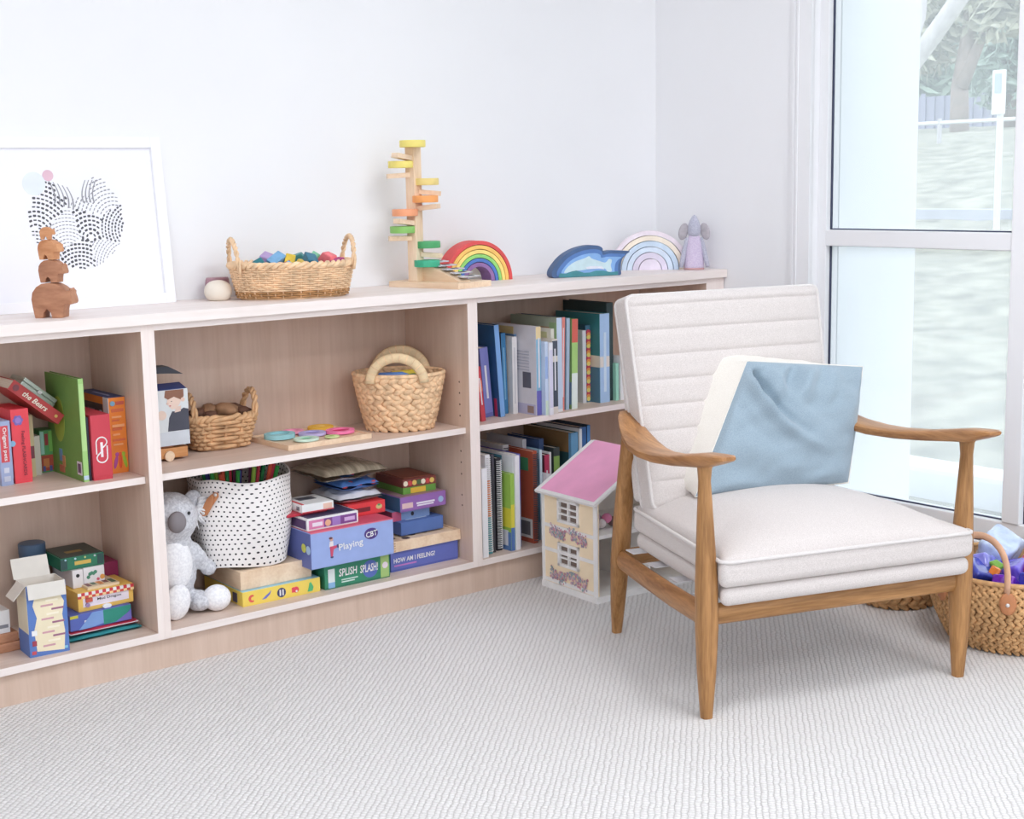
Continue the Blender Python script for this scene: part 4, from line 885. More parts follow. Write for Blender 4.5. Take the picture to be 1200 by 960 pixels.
solo('blue_tin', MB().lathe([(.0305,0),(.031,.002),(.031,.186),(.0318,.187),(.0318,.21),(.030,.212),(.027,.2125),(.001,.2125)], 36), mat('slate_blue_tin', (72,96,124), .45, .04), 'slate blue round tin standing behind the torn game box', 'tin', (-2.180, -.052, z), smooth='auto')
o = thing('wooden_toy', 'small dark brown wooden block toy at the left edge', 'toy', (-2.345, -.195, z)); part('lower_block', MB().box(0, .075, 0, .07, 0, .022), BW1, o, bevel=.003); part('upper_block', MB().box(.004, .068, .004, .066, .022, .044), BW1, o, bevel=.003)
g = gbox('small white card box on the dark wooden toy', -2.345, -2.292, -.185, -.13, z+.044, z+.098, col(226,226,228), name='card_box', group=G4); plate(g, col(120,120,130), .004, .048, .012, .02, 0)
def pouch(label, x0, x1, y0, y1, z0, th, m, seed, puff=.5, wr=.006, name='flat_packet', cat='packet', group=None, prints=()):
    n = 18; mb = MB(); vs = []
    for sgn in (1, -1):
        for j in range(n+1):
            for i in range(n+1):
                u, v = i/n, j/n; e = max(0, 16*u*(1-u)*v*(1-v))**puff
                nz = wr*noise.noise(Vector((u*4+seed, v*4, seed)))+wr*.5*noise.noise(Vector((u*9, v*9+seed, 2)))
                hh = (th*.5+sgn*th*.5*e+ (nz if sgn > 0 else 0)*(.3+.7*e)) if sgn > 0 else th*.5*(1-e)*(.6+.4*noise.noise(Vector((u*3, v*3, seed))))
                vs.append(((x1-x0)*u, (y1-y0)*v, max(.0003, hh)))
    N1 = (n+1)**2; fs = []
    for j in range(n):
        for i in range(n):
            a = j*(n+1)+i; fs.append((a, a+1, a+n+2, a+n+1)); fs.append((N1+a, N1+a+n+1, N1+a+n+2, N1+a+1))
    mb.add(vs, fs)
    o = thing(name, label, cat, (x0, y0, z0), group=group); part('sleeve', mb, m, o, smooth=True, weld=True); return o
g = pouch('flat teal packet at the bottom of the game stack', -2.172, -1.992, -.235, -.06, z, .012, col(40,150,160,.3), 1, .3, .004, group=G4)
g = pouch('crumpled red and white packet on the teal one', -2.168, -1.995, -.228, -.06, z+.0125, .011, col(206,40,70,.3), 2, .3, .004, group=G4); part('white_edge', MB().box(.0, .17, -.001, .012, .005, .0062), WHITE, g)
g = gbox('flat blue card box with green and violet swirls', -2.165, -2.012, -.222, -.07, z+.024, z+.062, col(70,90,180), name='game_box', lidh=.95, group=G4)
part('green_swirl', MB().prism([(.082,.002),(.125,.002),(.152,.028),(.152,.037),(.082,.037)], -.0009, 0), col(20,130,110), g); part('violet_swirl', MB().prism([(.11,.001),(.1525,.001),(.1525,.024)], -.0013, 0), col(96,90,180), g); part('blue_swirl', MB().prism([(.02,.0),(.055,.037),(.082,.037),(.082,.006),(.05,.001)], -.0012, 0), col(110,150,214), g)
plate(g, col(200,196,40), 0, .02, .030, .037, 0); plate(g, WHITE, .035, .075, .016, .021, 0, 'printed_title')
g = gbox('yellow Mad Dragon card game box with red check trim', -2.137, -1.998, -.208, -.105, z+.0625, z+.109, col(240,190,80), col(240,190,80), name='game_box', lidh=.95, group=G4)
plate(g, col(240,230,240), .012, .127, .010, .031, 0)
for k in range(16): plate(g, col(206,40,50) if k % 2 else WHITE, .139*k/16, .139*(k+1)/16, .038, .0455, 0, 'check'); plate(g, col(206,60,50) if not k % 2 else col(250,214,150), .139*k/16, .139*(k+1)/16, .032, .038, 0, 'check')
text('Mad Dragon', g, BLACK, (.075, -.001, .0255), .008, .06); plate(g, col(190,70,50), .018, .034, .022, .031, 0); disc(g, col(150,120,170), .022, .015, 0, .005); disc(g, WHITE, .0695, .004, 0, .011, 'thumb_notch', 14, rz=.5)
platet(g, col(230,206,170), .03, .11, .01, .09, .0465)
for k in range(5): platet(g, (col(120,60,60), col(60,90,60), col(206,120,50))[k % 3], .035+.015*k, .046+.015*k, .02+.008*(k % 2), .05, .0465, 'dragon_print')
for k, (x0, x1, yy) in enumerate(((-2.129, -2.103, -.165), (-2.1, -2.047, -.160))):
    g = gbox(('narrow white card box with a black spot under the green box', 'white card box with a green caterpillar under the green box')[k], x0, x1, yy, -.04, z+.110, z+.154, col(232,228,232), name='card_box', lidh=.95, group=G4)
    if k: 
        for q in range(5): disc(g, col(60,130,100), .012+.0045*q, .020+.004*math.sin(q*1.3)+.0035*q, 0, .0045, 'caterpillar_print', 10)
        disc(g, col(226,150,60), .047, .016, 0, .006); disc(g, col(206,80,110), .036, .012, 0, .0035)
    else: disc(g, BLACK, .013, .03, 0, .0045)
g = gbox('dark green board game box with gold lettering', -2.152, -2.045, -.155, -.03, z+.1545, z+.1845, col(16,104,72), col(16,96,66), name='game_box', lidh=.9, rz=R(-2), group=G4)
plate(g, col(206,170,70), .034, .074, .010, .019, 0, 'printed_title'); plate(g, col(24,60,60), .0, .016, .004, .028, 0); plate(g, col(24,60,60), .09, .105, .004, .028, 0)
for k in range(4): disc(g, (col(160,200,220), col(170,210,220), col(190,200,120), col(180,190,200))[k], .012+.024*k, .026, 0, .0025)
platet(g, col(40,50,44), .004, .104, .004, .12, .030); platet(g, col(150,120,50), .03, .07, .04, .06, .030)
g = gbox('deep magenta card box at the back beside the shelf side', -2.030, -1.9865, -.102, -.025, z, z+.142, col(140,20,74), name='card_box', lidh=.9, group=G4); platel(g, col(190,170,180), 0, .02, .1, .142, 0)

# ================================================================== upper middle shelf
z = MT
o = thing('wooden_car', 'natural wooden toy car under the photo box', 'toy car', (-1.945, -.142, z))
part('chassis', MB().box(0, .145, 0, .06, .006, .032), wood('orange_beech', (190,128,76), (222,166,110), (3,20,20), 1.2, .5), o, bevel=.002)
for xx in (.024, .092):
    for yy in (-.004, .064): part('wheel', MB().tube([(xx, yy-.003, .013), (xx, yy+.003, .013)], .013, 18, upv=(0,0,1)), PALEW, o, smooth='auto')
part('cabin', MB().box(.03, .11, .008, .052, .032, .038), BW1, o, bevel=.002)
o = thing('photo_box', 'open white card box printed with a photo of a boy in navy', 'box', (-1.945, -.140, z+.0385), R(-3))
w, d, h = .149, .065, .140
part('carton', MB().box(0, w, 0, .001, 0, h).box(0, w, d-.001, d, 0, h).box(0, .001, .001, d-.001, 0, h).box(w-.001, w, .001, d-.001, 0, h).box(.001, w-.001, .001, d-.001, 0, .001), col(226,230,236), o)
part('lid_flap', MB().box(0, w-.002, 0, .045, -.0006, .0006, Matrix.Translation((0,.0,h)) @ Matrix.Rotation(R(14), 4, 'X')), col(40,60,130), o, label='navy inner flap')
part('dust_flap', MB().prism([(0,.0),(.05,.004),(.11,.004),(.149,-.018),(.11,-.014),(.05,-.010),(0,-.02)][::-1], 0, .04, Matrix.Translation((0,.02,h+.052))), col(40,44,56), o, label='dark curved flap above the box')
part('flap_stand', MB().box(.0, .012, .021, .0222, h-.002, h+.05), col(40,44,56), o)
plate(o, col(206,214,224), .07, w, .0, .035, 0, 'photo_background'); plate(o, col(222,228,232), .07, w, .035, h, 0, 'photo_background')
def shape(parent, m, pts, name, y=0): return part(name, MB().prism(pts, y-lay(parent), y+.0001), m, parent)
shape(o, col(52,54,70), [(.092,.036),(.149,.036),(.149,.088),(.136,.092),(.12,.084),(.106,.086),(.097,.07)], 'navy_jumper')
shape(o, col(236,206,190), [(.112,.082),(.128,.084),(.13,.098),(.116,.096)], 'neck_print')
shape(o, col(240,212,196), [(.095,.118),(.093,.108),(.098,.098),(.106,.090),(.116,.092),(.126,.102),(.132,.115),(.13,.128),(.1,.13)], 'face_print')
shape(o, col(136,84,62), [(.087,.122),(.096,.116),(.112,.122),(.124,.116),(.132,.112),(.138,.122),(.138,.139),(.09,.139)], 'hair_print')
disc(o, col(236,200,184), .135, .113, 0, .0055, 'ear_print', 12); disc(o, col(206,120,120), .101, .1, 0, .0028, 'mouth_print', 8, rz=.6); disc(o, col(90,70,64), .105, .111, 0, .0018, 'eye_print', 8, rz=.6); disc(o, col(226,190,174), .0945, .106, 0, .003, 'nose_print', 8)
disc(o, col(238,212,196), .078, .078, 0, .012, 'hand_print', 12)
# rectangular willow basket of conkers and cones
sb = thing('willow_basket', 'small square willow basket with two looped handles', 'basket', (-1.672, -.066, z), R(-6))
wicker(sb, .074, .066, .038, .088, .052, .45, 7, 24, .0056, WK3, WK3, .0066, floor=.066)
for s_ in (-1, 1): twist_handle(sb, (s_*.080, -.046, .076), (s_*.080, .040, .076), .070, .0048, WK3, (s_*.012 if s_ > 0 else .0, 0, 0), turns=4)
CONE = mat('brown_seed_pod', (96,64,48), .8, .3, 50); POD = mat('pale_bark_curl', (150,112,82), .8, .25, 40)
for i, (x, y, zz, r, lb, m) in enumerate([(-.055,.0,.072,.022,'dark seed pod at the left of the small willow basket',CONE), (-.02,.01,.078,.024,'curled bark strip in the middle of the small willow basket',POD), (.015,-.012,.078,.026,'round pale seed pod topmost in the small willow basket',POD), (.04,.008,.074,.024,'dark seed pod near the right handle of the small willow basket',CONE), (.0,.02,.074,.02,'dark cone at the back of the small willow basket',CONE), (.062,-.01,.07,.018,'small dark pod by the right rim of the small willow basket',CONE), (-.03,-.022,.068,.018,'small dark pod by the front rim of the small willow basket',CONE)]):
    a = Vector((x, y, 0)); a.rotate(Matrix.Rotation(R(-6), 3, 'Z')); mb = MB(); rings = []
    for j in range(9):
        t_ = math.pi*j/8; rings.append([(r*math.sin(t_)*(1+.22*math.cos(5*q+j*1.3))*math.cos(q)*1.35+1e-5*math.cos(q), r*math.sin(t_)*(1+.22*math.sin(4*q+j*1.7))*math.sin(q)*.85+1e-5*math.sin(q), -r*.75*math.cos(t_)) for q in [2*math.pi*k/12 for k in range(12)]])
    solo('seed_pod', mb.loft(rings), m, lb, 'seed pod', (-1.672+a.x, -.066+a.y, z+zz+.022), rz=i*1.1, group='pods in the small willow basket', smooth=True)
# wooden tray of pastel discs
tr = thing('puzzle_tray', 'flat pale wooden tray holding pastel felt rings', 'tray', (-1.568, -.238, z), R(.5))
part('board', MB().box(0, .258, 0, .2, 0, .011), PALEW, tr, bevel=.001)
for a in ((0,.258,0,.006),(0,.258,.194,.2),(0,.006,.006,.194),(.252,.258,.006,.194)): part('edge_strip', MB().box(*a, .011, .0135), PALEW, tr)
def ring(label, rgb, rgb2, x, y, r, inn, zz, hgt=.007, name='felt_ring', n=30, holes=2):
    o = thing(name, label, 'felt ring', (-1.568+x, -.238+y, z+zz), group='pastel felt rings on the wooden tray')
    if inn: part('ring', MB().loft([[(q*math.cos(2*math.pi*k/n), q*.9*math.sin(2*math.pi*k/n), h_) for k in range(n)] for q, h_ in ((inn,0),(r,0),(r,hgt),(inn,hgt))], loop=True), mat('felt_%d_%d_%d' % rgb, rgb, .85, .06), o, smooth='auto'); part('inner_disc', MB().lathe([(inn*.96, 0), (inn*.96, hgt*.55), (.0005, hgt*.55)], n, 1, .9), mat('felt_%d_%d_%d' % rgb2, rgb2, .85, .06), o)
    else: part('disc', MB().lathe([(.0005,0),(r,0),(r,hgt),(.0005,hgt)], n, 1, .9), mat('felt_%d_%d_%d' % rgb, rgb, .85, .06), o, bevel=.001); part('button', MB().lathe([(r*.35,hgt),(r*.35,hgt+.001),(.0005,hgt+.001)], 16, 1, .9), mat('felt_%d_%d_%d' % rgb2, rgb2, .85, .06), o)
zt = .0137
ring('pale aqua felt disc at the left of the wooden tray', (150,202,210), (170,214,220), .045, .120, .042, .026, zt, .012)
ring('pale pink felt disc at the back of the wooden tray', (240,160,190), (236,190,206), .110, .162, .030, .016, zt)
ring('mustard felt disc at the back right of the wooden tray', (232,184,70), (240,200,110), .195, .158, .036, 0, zt, .009)
ring('lilac felt ring in the middle of the wooden tray', (190,180,226), (150,140,200), .132, .098, .038, .022, zt)
ring('mint felt disc at the front of the wooden tray', (206,232,216), (90,180,130), .078, .040, .034, .018, zt, .006)
ring('bright pink felt ring at the right front of the wooden tray', (244,130,176), (214,50,110), .205, .075, .040, .026, zt, .008)
ring('pale lime felt disc at the front right of the wooden tray', (206,222,160), (180,206,120), .15, .028, .02, 0, zt, .004)
# big round water hyacinth basket
HY1 = mat('water_hyacinth', (232,194,154), .75, .25, 55, bump=.3, bscale=160); HY2 = mat('hyacinth_handle', (226,200,160), .7, .12, 60, bump=.2, bscale=240)
HY3 = mat('brown_seagrass', (200,156,108), .8, .28, 55, bump=.3, bscale=150)
def braid(t, prof, rows, m, seed, lump=.5, sx=1.0, sy=1.0, tilt=.45, nlump=None, inner=True, fat=.62):
    """chunky plaited wall: prof(f) -> (radius, z)"""
    rn = random.Random(seed); mb = MB()
    for i in range(rows):
        f = (i+.5)/rows; r, zz = prof(f); r2_, z2 = prof(min(1, f+.02)); per = 2*math.pi*r; rh = abs(prof((i+1)/rows)[1]-prof(i/rows)[1]) or .01
        n = nlump or int(per/(rh*1.75))
        for k in range(n):
            th = 2*math.pi*(k+.5*(i % 2)+.08*rn.uniform(-1, 1))/n; c = Vector((r*sx*math.cos(th), r*sy*math.sin(th), zz))
            tg = Vector((-sx*math.sin(th), sy*math.cos(th), 0)).normalized(); no = Vector((tg.y, -tg.x, 0)); upv = Vector((0,0,1))
            tl = tilt*(1 if i % 2 else -1); ax_ = (tg*math.cos(tl)+upv*math.sin(tl)); ay = no; az = ax_.cross(ay)
            rot = Matrix((ax_, ay, az)).transposed()
            mb.ell(c, (per/n*.78, rh*.42, rh*fat), 8, 6, rot=rot)
    part('plaited_wall', mb, m, t, smooth=True)
    r0 = prof(0)[0]; part('base', MB().lathe([(.001,prof(0)[1]),(r0*.97,prof(0)[1]),(r0*.97,prof(0)[1]+.008),(.001,prof(0)[1]+.008)], 36, sx, sy), m, t)
    if inner: part('lining', MB().loft([[(prof(f)[0]*sx*.965*math.cos(2*math.pi*k/40), prof(f)[0]*sy*.965*math.sin(2*math.pi*k/40), prof(f)[1]) for k in range(40)] for f in (0,.25,.5,.75,1)], cap=False), m, t, smooth=True)
hb = thing('handled_basket', 'round plaited basket with two semicircular cane handles', 'basket', (-1.163, -.158, z), R(-38))
pf = lambda f: (.088+.036*f**.8+.0*f, .004+.150*f)
braid(hb, pf, 10, HY1, 4, sy=.80, sx=1.0, tilt=.5)
part('rim', MB().tube([(.1245*math.cos(2*math.pi*k/60), .1245*.8*math.sin(2*math.pi*k/60), .156) for k in range(60)], .0062, 8, closed=True), HY1, hb, smooth=True)
for s_ in (-1, 1):
    yy = s_*.093
    pts = [(.073*math.cos(math.pi*k/24), yy+s_*.004*math.sin(math.pi*k/24), .140+.068*math.sin(math.pi*k/24)) for k in range(25)]
    part('cane_handle', MB().tube(pts, .0138, 8, flat=.55, upv=(0,1,0)), HY2, hb, smooth=True)
    wb = MB()
    for k in range(1, 24, 2): 
        p, q = Vector(pts[k]), Vector(pts[k+1]); dd = (q-p)*.1; wb.tube([p-dd, p+dd], .0142, 8, flat=.57, upv=(0,1,0))
    part('cane_binding', wb, HY1, hb, smooth=True, kind='stuff')
def peg(label, rgb, x, y, zz, ang, l=.07, r=.008, pit=0):
    a = Vector((x, y, 0)); a.rotate(Matrix.Rotation(R(-38), 3, 'Z'))
    solo('felt_pen', MB().tube([(-l/2,0,0),(-l/2+.004,0,0),(l/2-.02,0,0),(l/2-.012,0,0),(l/2,0,0)], [r*.8,r,r,r*.7,r*.3], 10), col(*rgb), label, 'pen', (-1.163+a.x, -.158+a.y, z+zz), group='coloured pens in the round plaited basket', rot=(0, pit, ang), smooth='auto')
for i, (lb, rgb, x, y, an) in enumerate([('blue pen at the left in the round plaited basket',(50,100,170),-.045,-.03,.4), ('light blue pen at the centre in the round plaited basket',(90,140,220),-.01,-.045,-.5), ('green pen at the right in the round plaited basket',(30,120,80),.03,-.04,.2), ('yellow pen across the back in the round plaited basket',(222,190,40),.02,-.005,-.2), ('brown pen at the back in the round plaited basket',(120,80,50),-.02,.01,.8)]):
    peg(lb, rgb, x, y, .146+.007*(i % 2), an, .085, .0105)
solo('basket_filling', MB().lathe([(.06,.013),(.07,.06),(.085,.132),(.001,.135)], 24, 1, .75), col(96,84,76), 'dark cloth filling the round plaited basket under the pens', 'cloth', (-1.163, -.158, z), R(-38))

# ================================================================== lower middle shelf
z = BT; G5 = 'boxed games on the lower middle shelf'
# --- plush koala
kx, ky = -1.874, -.165
ko = thing('plush_koala', 'grey and white plush koala sitting against the shelf side', 'plush toy', (kx, ky, z))
PG = fabric('grey_plush', (188,189,196), (216,217,222), 160, .95, .5); PW = fabric('white_plush', (232,232,236), (248,248,250), 160, .95, .5)
def blob(parts_, vox, name, m):
    mb = MB()
    for c, r, rot in parts_: mb.ell(c, r, 20, 14, rot=Matrix.Rotation(rot, 3, 'Y') if rot else None)
    o = part(name, mb, m, ko)
    md = o.modifiers.new('fuse', 'REMESH'); md.mode = 'VOXEL'; md.voxel_size = vox
    sm = o.modifiers.new('smooth', 'SMOOTH'); sm.iterations = 6; sm.factor = .5
    dg = bpy.context.evaluated_depsgraph_get(); me = bpy.data.meshes.new_from_object(o.evaluated_get(dg))
    o.modifiers.clear(); o.data = me
    for v in me.vertices: v.co += Vector(v.normal)*(.0018*noise.noise(v.co*110)+.0015*noise.noise(v.co*40))
    me.polygons.foreach_set('use_smooth', [True]*len(me.polygons)); me.materials.clear(); me.materials.append(m); return o
blob([((0,0,.105),(.062,.056,.082),0), ((-.002,-.012,.243),(.070,.060,.066),0), ((.0,-.006,.180),(.050,.046,.032),0), ((0,0,.13),(.060,.054,.07),0),
      ((.066,-.012,.135),(.021,.024,.052),-.55), ((.092,-.014,.102),(.022,.022,.022),0), ((-.046,-.030,.135),(.020,.022,.050),.3),
      ((.05,-.035,.028),(.03,.045,.026),0), ((-.04,-.035,.034),(.03,.04,.028),0)], .0045, 'body', PG)
part('tummy', MB().ell((-.006,-.031,.128), (.046,.034,.072), 20, 14), PW, ko, smooth=True, label='white tummy patch')
part('foot', MB().ell((.088,-.062,.033), (.036,.034,.033), 20, 14), PW, ko, smooth=True)
part('foot', MB().ell((-.022,-.068,.044), (.034,.020,.045), 20, 14, rot=Matrix.Rotation(.25, 3, 'Y')), PW, ko, smooth=True)
part('nose', MB().ell((-.014,-.074,.246), (.024,.015,.027), 16, 11), mat('grey_suede', (132,126,130), .8, .06), ko, smooth=True)
for x in (.022, -.050): part('eye', MB().ell((x, -.068, .262), (.0045, .003, .0045), 10, 8), BLACK, ko, smooth=True)
rn = random.Random(5)
for s_ in (-1, 1):
    part('ear', MB().ell((.070, .004, .272) if s_ > 0 else (-.040, .02, .30), (.026, .016, .030), 16, 11), PG, ko, smooth=True)
    if s_ < 0: continue
    tf = MB()
    for k in range(90):
        a = rn.uniform(-2.4, 1.2); r0 = rn.uniform(.0, .024); c = Vector((s_*(.066+r0*math.cos(a)), -.016+rn.uniform(-.006, .01), .258+r0*math.sin(a))); dd = Vector((s_*math.cos(a)*.9+s_*.5, rn.uniform(-.5, .2), math.sin(a)*.6-.35)).normalized()*rn.uniform(.018, .036)
        tf.tube([c, c+dd*.5+Vector((0,0,.002)), c+dd], [.0036, .0026, .0004], 5)
    part('ear_fluff', tf, PW, ko, smooth=True, kind='stuff')
# --- yellow board game and shallow wooden box
yb = gbox('flat yellow picture game box under the wooden box', -1.726, -1.502, -.250, -.03, z, z+.038, col(246,214,84), col(246,214,84), name='game_box', lidh=.95, rz=R(-2), group=G5)
platet(yb, col(150,206,226), .001, .223, .001, .219, .038)
for k, c in enumerate([(226,80,70), (96,104,190), (40,44,96), (230,60,80), (70,180,110)]):
    x = .026+.042*k
    if k == 0: shape(yb, col(*c), arc(x, .018, .010, 60, 300, 12)+arc(x+.002, .018, .005, 300, 60, 12), 'printed_crab')
    elif k == 1: shape(yb, col(*c), [(x-.014,.010),(x-.002,.011),(x+.009,.020),(x+.013,.030),(x+.006,.024),(x-.004,.018)], 'printed_whale')
    elif k == 2: disc(yb, col(*c), x, .018, 0, .0125, 'printed_face', 18); plate(yb, WHITE, x-.006, x-.002, .010, .026, 0, 'printed_stripe'); plate(yb, WHITE, x+.002, x+.006, .010, .026, 0, 'printed_stripe')
    elif k == 3: disc(yb, col(*c), x, .018, 0, .008, 'printed_parrot', 14); shape(yb, col(*c), [(x-.012,.012),(x-.004,.012),(x-.006,.026),(x-.012,.024)], 'printed_wing'); disc(yb, WHITE, x+.001, .014, 0, .003, 'printed_eye', 8)
    else: shape(yb, col(*c), [(x-.008,.006),(x+.006,.006),(x+.009,.016),(x+.002,.030),(x-.002,.028),(x-.004,.018)], 'printed_frog')
for yy in (.03, .09): platel(yb, col(60,54,70), yy, yy+.022, .006, .030, 0, 'printed_elephant')
wb = thing('wooden_box', 'shallow pale wooden box under the spotted fabric basket', 'box', (-1.722, -.236, z+.0392), R(-1)); ww, wd, wh = .206, .19, .048; th = .007
for a in ((0,ww,0,th),(0,ww,wd-th,wd),(0,th,th,wd-th),(ww-th,ww,th,wd-th)): part('side', MB().box(a[0],a[1],a[2],a[3],0,wh), PALEW, wb, bevel=.0008)
part('bottom', MB().box(th,ww-th,th,wd-th,0,.005), PALEW, wb); part('lid_panel', MB().box(th,ww-th,th,wd-th,wh-.006,wh-.002), PALEW, wb)
# --- spotted fabric basket
def dots_mat():
    m = bpy.data.materials.new('spotted_canvas'); m.use_nodes = True; t = m.node_tree; b = t.nodes['Principled BSDF']; L = t.links.new
    uv = nd(t, 'ShaderNodeUVMap'); sp = nd(t, 'ShaderNodeSeparateXYZ'); L(uv.outputs[0], sp.inputs[0])
    def mt(op, a, b_=None):
        n = nd(t, 'ShaderNodeMath', operation=op)
        for i, x in enumerate((a, b_)):
            if x is None: continue
            if isinstance(x, (int, float)): n.inputs[i].default_value = x
            else: L(x, n.inputs[i])
        return n.outputs[0]
    v = mt('DIVIDE', sp.outputs[1], .0125); u = mt('ADD', mt('DIVIDE', sp.outputs[0], .0135), mt('MULTIPLY', mt('FLOOR', v), .5))
    fu = mt('SUBTRACT', mt('FRACT', u), .5); fv = mt('SUBTRACT', mt('FRACT', v), .5)
    d = mt('ADD', mt('MULTIPLY', fu, fu), mt('MULTIPLY', fv, fv)); k = mt('LESS_THAN', d, .034)
    mx = nd(t, 'ShaderNodeMix', data_type='RGBA'); L(k, mx.inputs[0]); mx.inputs[6].default_value = lin((236,232,230)); mx.inputs[7].default_value = lin((52,50,56))
    L(mx.outputs[2], b.inputs['Base Color']); b.inputs['Roughness'].default_value = .9; return m
fbk = thing('fabric_basket', 'white canvas basket with black spots and a tan leather tab', 'basket', (-1.658, -.132, z+.0875), R(-10))
NU, NV = 72, 16; vs = []; uvs = []
def bagpt(k, j, off=0):
    f = j/NV; th = 2*math.pi*k/NU; a = .120+.012*f+.004*math.sin(3*th+1)*f; b_ = .092+.010*f
    e = .8; x, y = sup(a-off, b_-off, e, th); wob = .0045*math.sin(5*th+f*3)*(1-f)+.003*noise.noise(Vector((math.cos(th)*2, math.sin(th)*2, f*4)))
    sag = -.012*max(0, 1-f*4)*(.5+.5*math.sin(4*th+.6))-.006*max(0, 1-f*5)
    if y > -.0: sag *= .2
    l = math.hypot(x, y); bul = .008*math.sin(math.pi*min(1, f*1.3))
    return Vector((x*(1+(wob+bul)/l), y*(1+(wob+bul)/l), .017+.215*f+sag+ (.006*math.sin(2*th+.8)+.004*math.sin(5*th))*f))
mb = MB(); rings = [[bagpt(k, j) for k in range(NU)] for j in range(NV+1)]+[[bagpt(k, j, .003) for k in range(NU)] for j in range(NV, 0, -1)]
mb.loft(rings, cap=False); me_o = part('canvas_side', mb, dots_mat(), fbk, smooth=True)
ul = me_o.data.uv_layers.new(name='UVMap')
for p in me_o.data.polygons:
    ks_ = [me_o.data.loops[li].vertex_index % NU for li in p.loop_indices]; wrap = max(ks_)-min(ks_) > NU/2
    for li in p.loop_indices:
        vi = me_o.data.loops[li].vertex_index; k, j = vi % NU, vi//NU; j = j if j <= NV else 2*NV+1-j
        ul.data[li].uv = ((k+(NU if wrap and k < NU/2 else 0))/NU*.72, j/NV*.225)
part('canvas_base', MB().lathe([(.001,.001),(1,.001),(1,.006),(.001,.006)], 40, .098, .070), col(226,222,220), fbk)
LEA = mat('tan_leather', (190,126,84), .55, .12, 30)
TM = Matrix.Translation((-.098, -.078, .178)) @ Matrix.Rotation(R(-38), 4, 'Z') @ Matrix.Rotation(R(-14), 4, 'Y')
tb1 = part('leather_tab', MB().prism([(-.030,-.010),(-.024,-.018),(-.012,-.018),(.026,.014),(.028,.024),(.018,.028),(.004,.020)], -.010, -.005, TM), LEA, fbk, bevel=.002, smooth='auto')
tb2 = part('leather_tab', MB().prism([(-.032,-.014),(-.026,-.024),(-.014,-.024),(.004,-.006),(.018,.020),(.012,.026),(-.004,.016)], -.016, -.011, TM), LEA, fbk, bevel=.002, smooth='auto')
for tb, x, yy, z_ in ((tb1, .020, -.0105, .021), (tb2, -.022, -.0165, -.016)): part('rivet', MB().ell((x, yy, z_), (.0045,.002,.0045), 12, 8, M=TM), mat('pale_rivet', (226,222,220), .3, .02, metal=.5), tb, smooth=True)
for i in range(26):            # pipe cleaners sticking up
    rn = random.Random(40+i); c = [(30,140,70),(40,160,60),(226,80,50),(60,60,150),(200,40,60),(150,190,60),(120,50,90)][i % 7]; nm = ['green','bright green','orange','violet','red','lime','plum'][i % 7]
    x = -.050+.0035*i+rn.uniform(-.012,.012); y = rn.uniform(-.03,.03); tx = (x+.02)*.75+rn.uniform(-.02,.02); a = Vector((x, y, 0)); a.rotate(Matrix.Rotation(R(-10), 3, 'Z'))
    solo('craft_stick', MB().tube([(0,0,.02),(tx*.5,-.004,.13),(tx,-.012,.238+.024*rn.random())], [.003,.0046,.0056], 7), col(*c, .9), nm+' craft stick, '+['first','second','third','fourth'][i//7]+' of its colour from the left in the spotted basket', 'craft stick', (-1.658+a.x, -.132+a.y, z+.0875), group='craft sticks in the spotted basket', smooth=True)
# --- stacked boxed games
sp_ = gbox('green Splish Splash game box under the blue box', -1.490, -1.288, -.262, -.04, z, z+.0695, col(34,128,92), col(30,110,80), name='game_box', lidh=.93, rz=R(-2), group=G5)
text('SPLISH', sp_, WHITE, (.070, -.001, .040), .021, .056, shear=.1, bold=.02); text('SPLASH!', sp_, WHITE, (.135, -.001, .038), .022, .056, shear=.1, bold=.02); plate(sp_, col(226,236,236), .010, .030, .006, .054, 0); plate(sp_, col(130,180,226), .010, .030, .003, .018, 0); plate(sp_, col(160,196,110), .172, .198, .003, .066, 0); disc(sp_, col(232,214,226), .186, .036, 0, .009, 'printed_badge'); plate(sp_, col(206,230,220), .05, .10, .018, .021, 0, 'text_line'); plate(sp_, col(206,230,220), .05, .09, .012, .015, 0, 'text_line')
part('blue_splash', MB().prism(arc(.140, .034, .024, 0, 340, 18), -.0005, 0), col(70,96,180), sp_); platet(sp_, col(150,206,190), .09, .18, .004, .03, .0695)
cb = gbox('large light blue Playing CBT game box', -1.543, -1.290, -.287, -.06, z+.070, z+.167, col(146,168,226), col(146,168,226), name='game_box', lidh=.97, rz=R(-1.5), group=G5)
platet(cb, col(214,70,100), 0, .253, 0, .227, .097); plate(cb, col(226,110,136), 0, .253, .0945, .097, 0, 'red_edge')
platel(cb, col(78,92,164), 0, .227, 0, .094, 0, 'shaded_panel'); part('yellow_badge', MB().ell((-.0016, .035, .052), (.001, .012, .012), 14, 10), col(206,206,70), cb, smooth=True); part('white_badge', MB().ell((-.0016, .012, .050), (.001, .011, .012), 14, 10), col(170,200,236), cb, smooth=True)  # left side of the box in a darker blue
text('Playing', cb, WHITE, (.119, -.001, .046), .023, .074, FRONT @ Matrix.Rotation(R(4), 4, 'Z'), bold=.012); disc(cb, col(66,40,120), .183, .067, 0, .021, 'logo_oval', 24, rz=.72); text('CBT', cb, WHITE, (.183, -.0016, .067), .015, .036, FRONT @ Matrix.Rotation(R(6), 4, 'Z'), shear=.1)
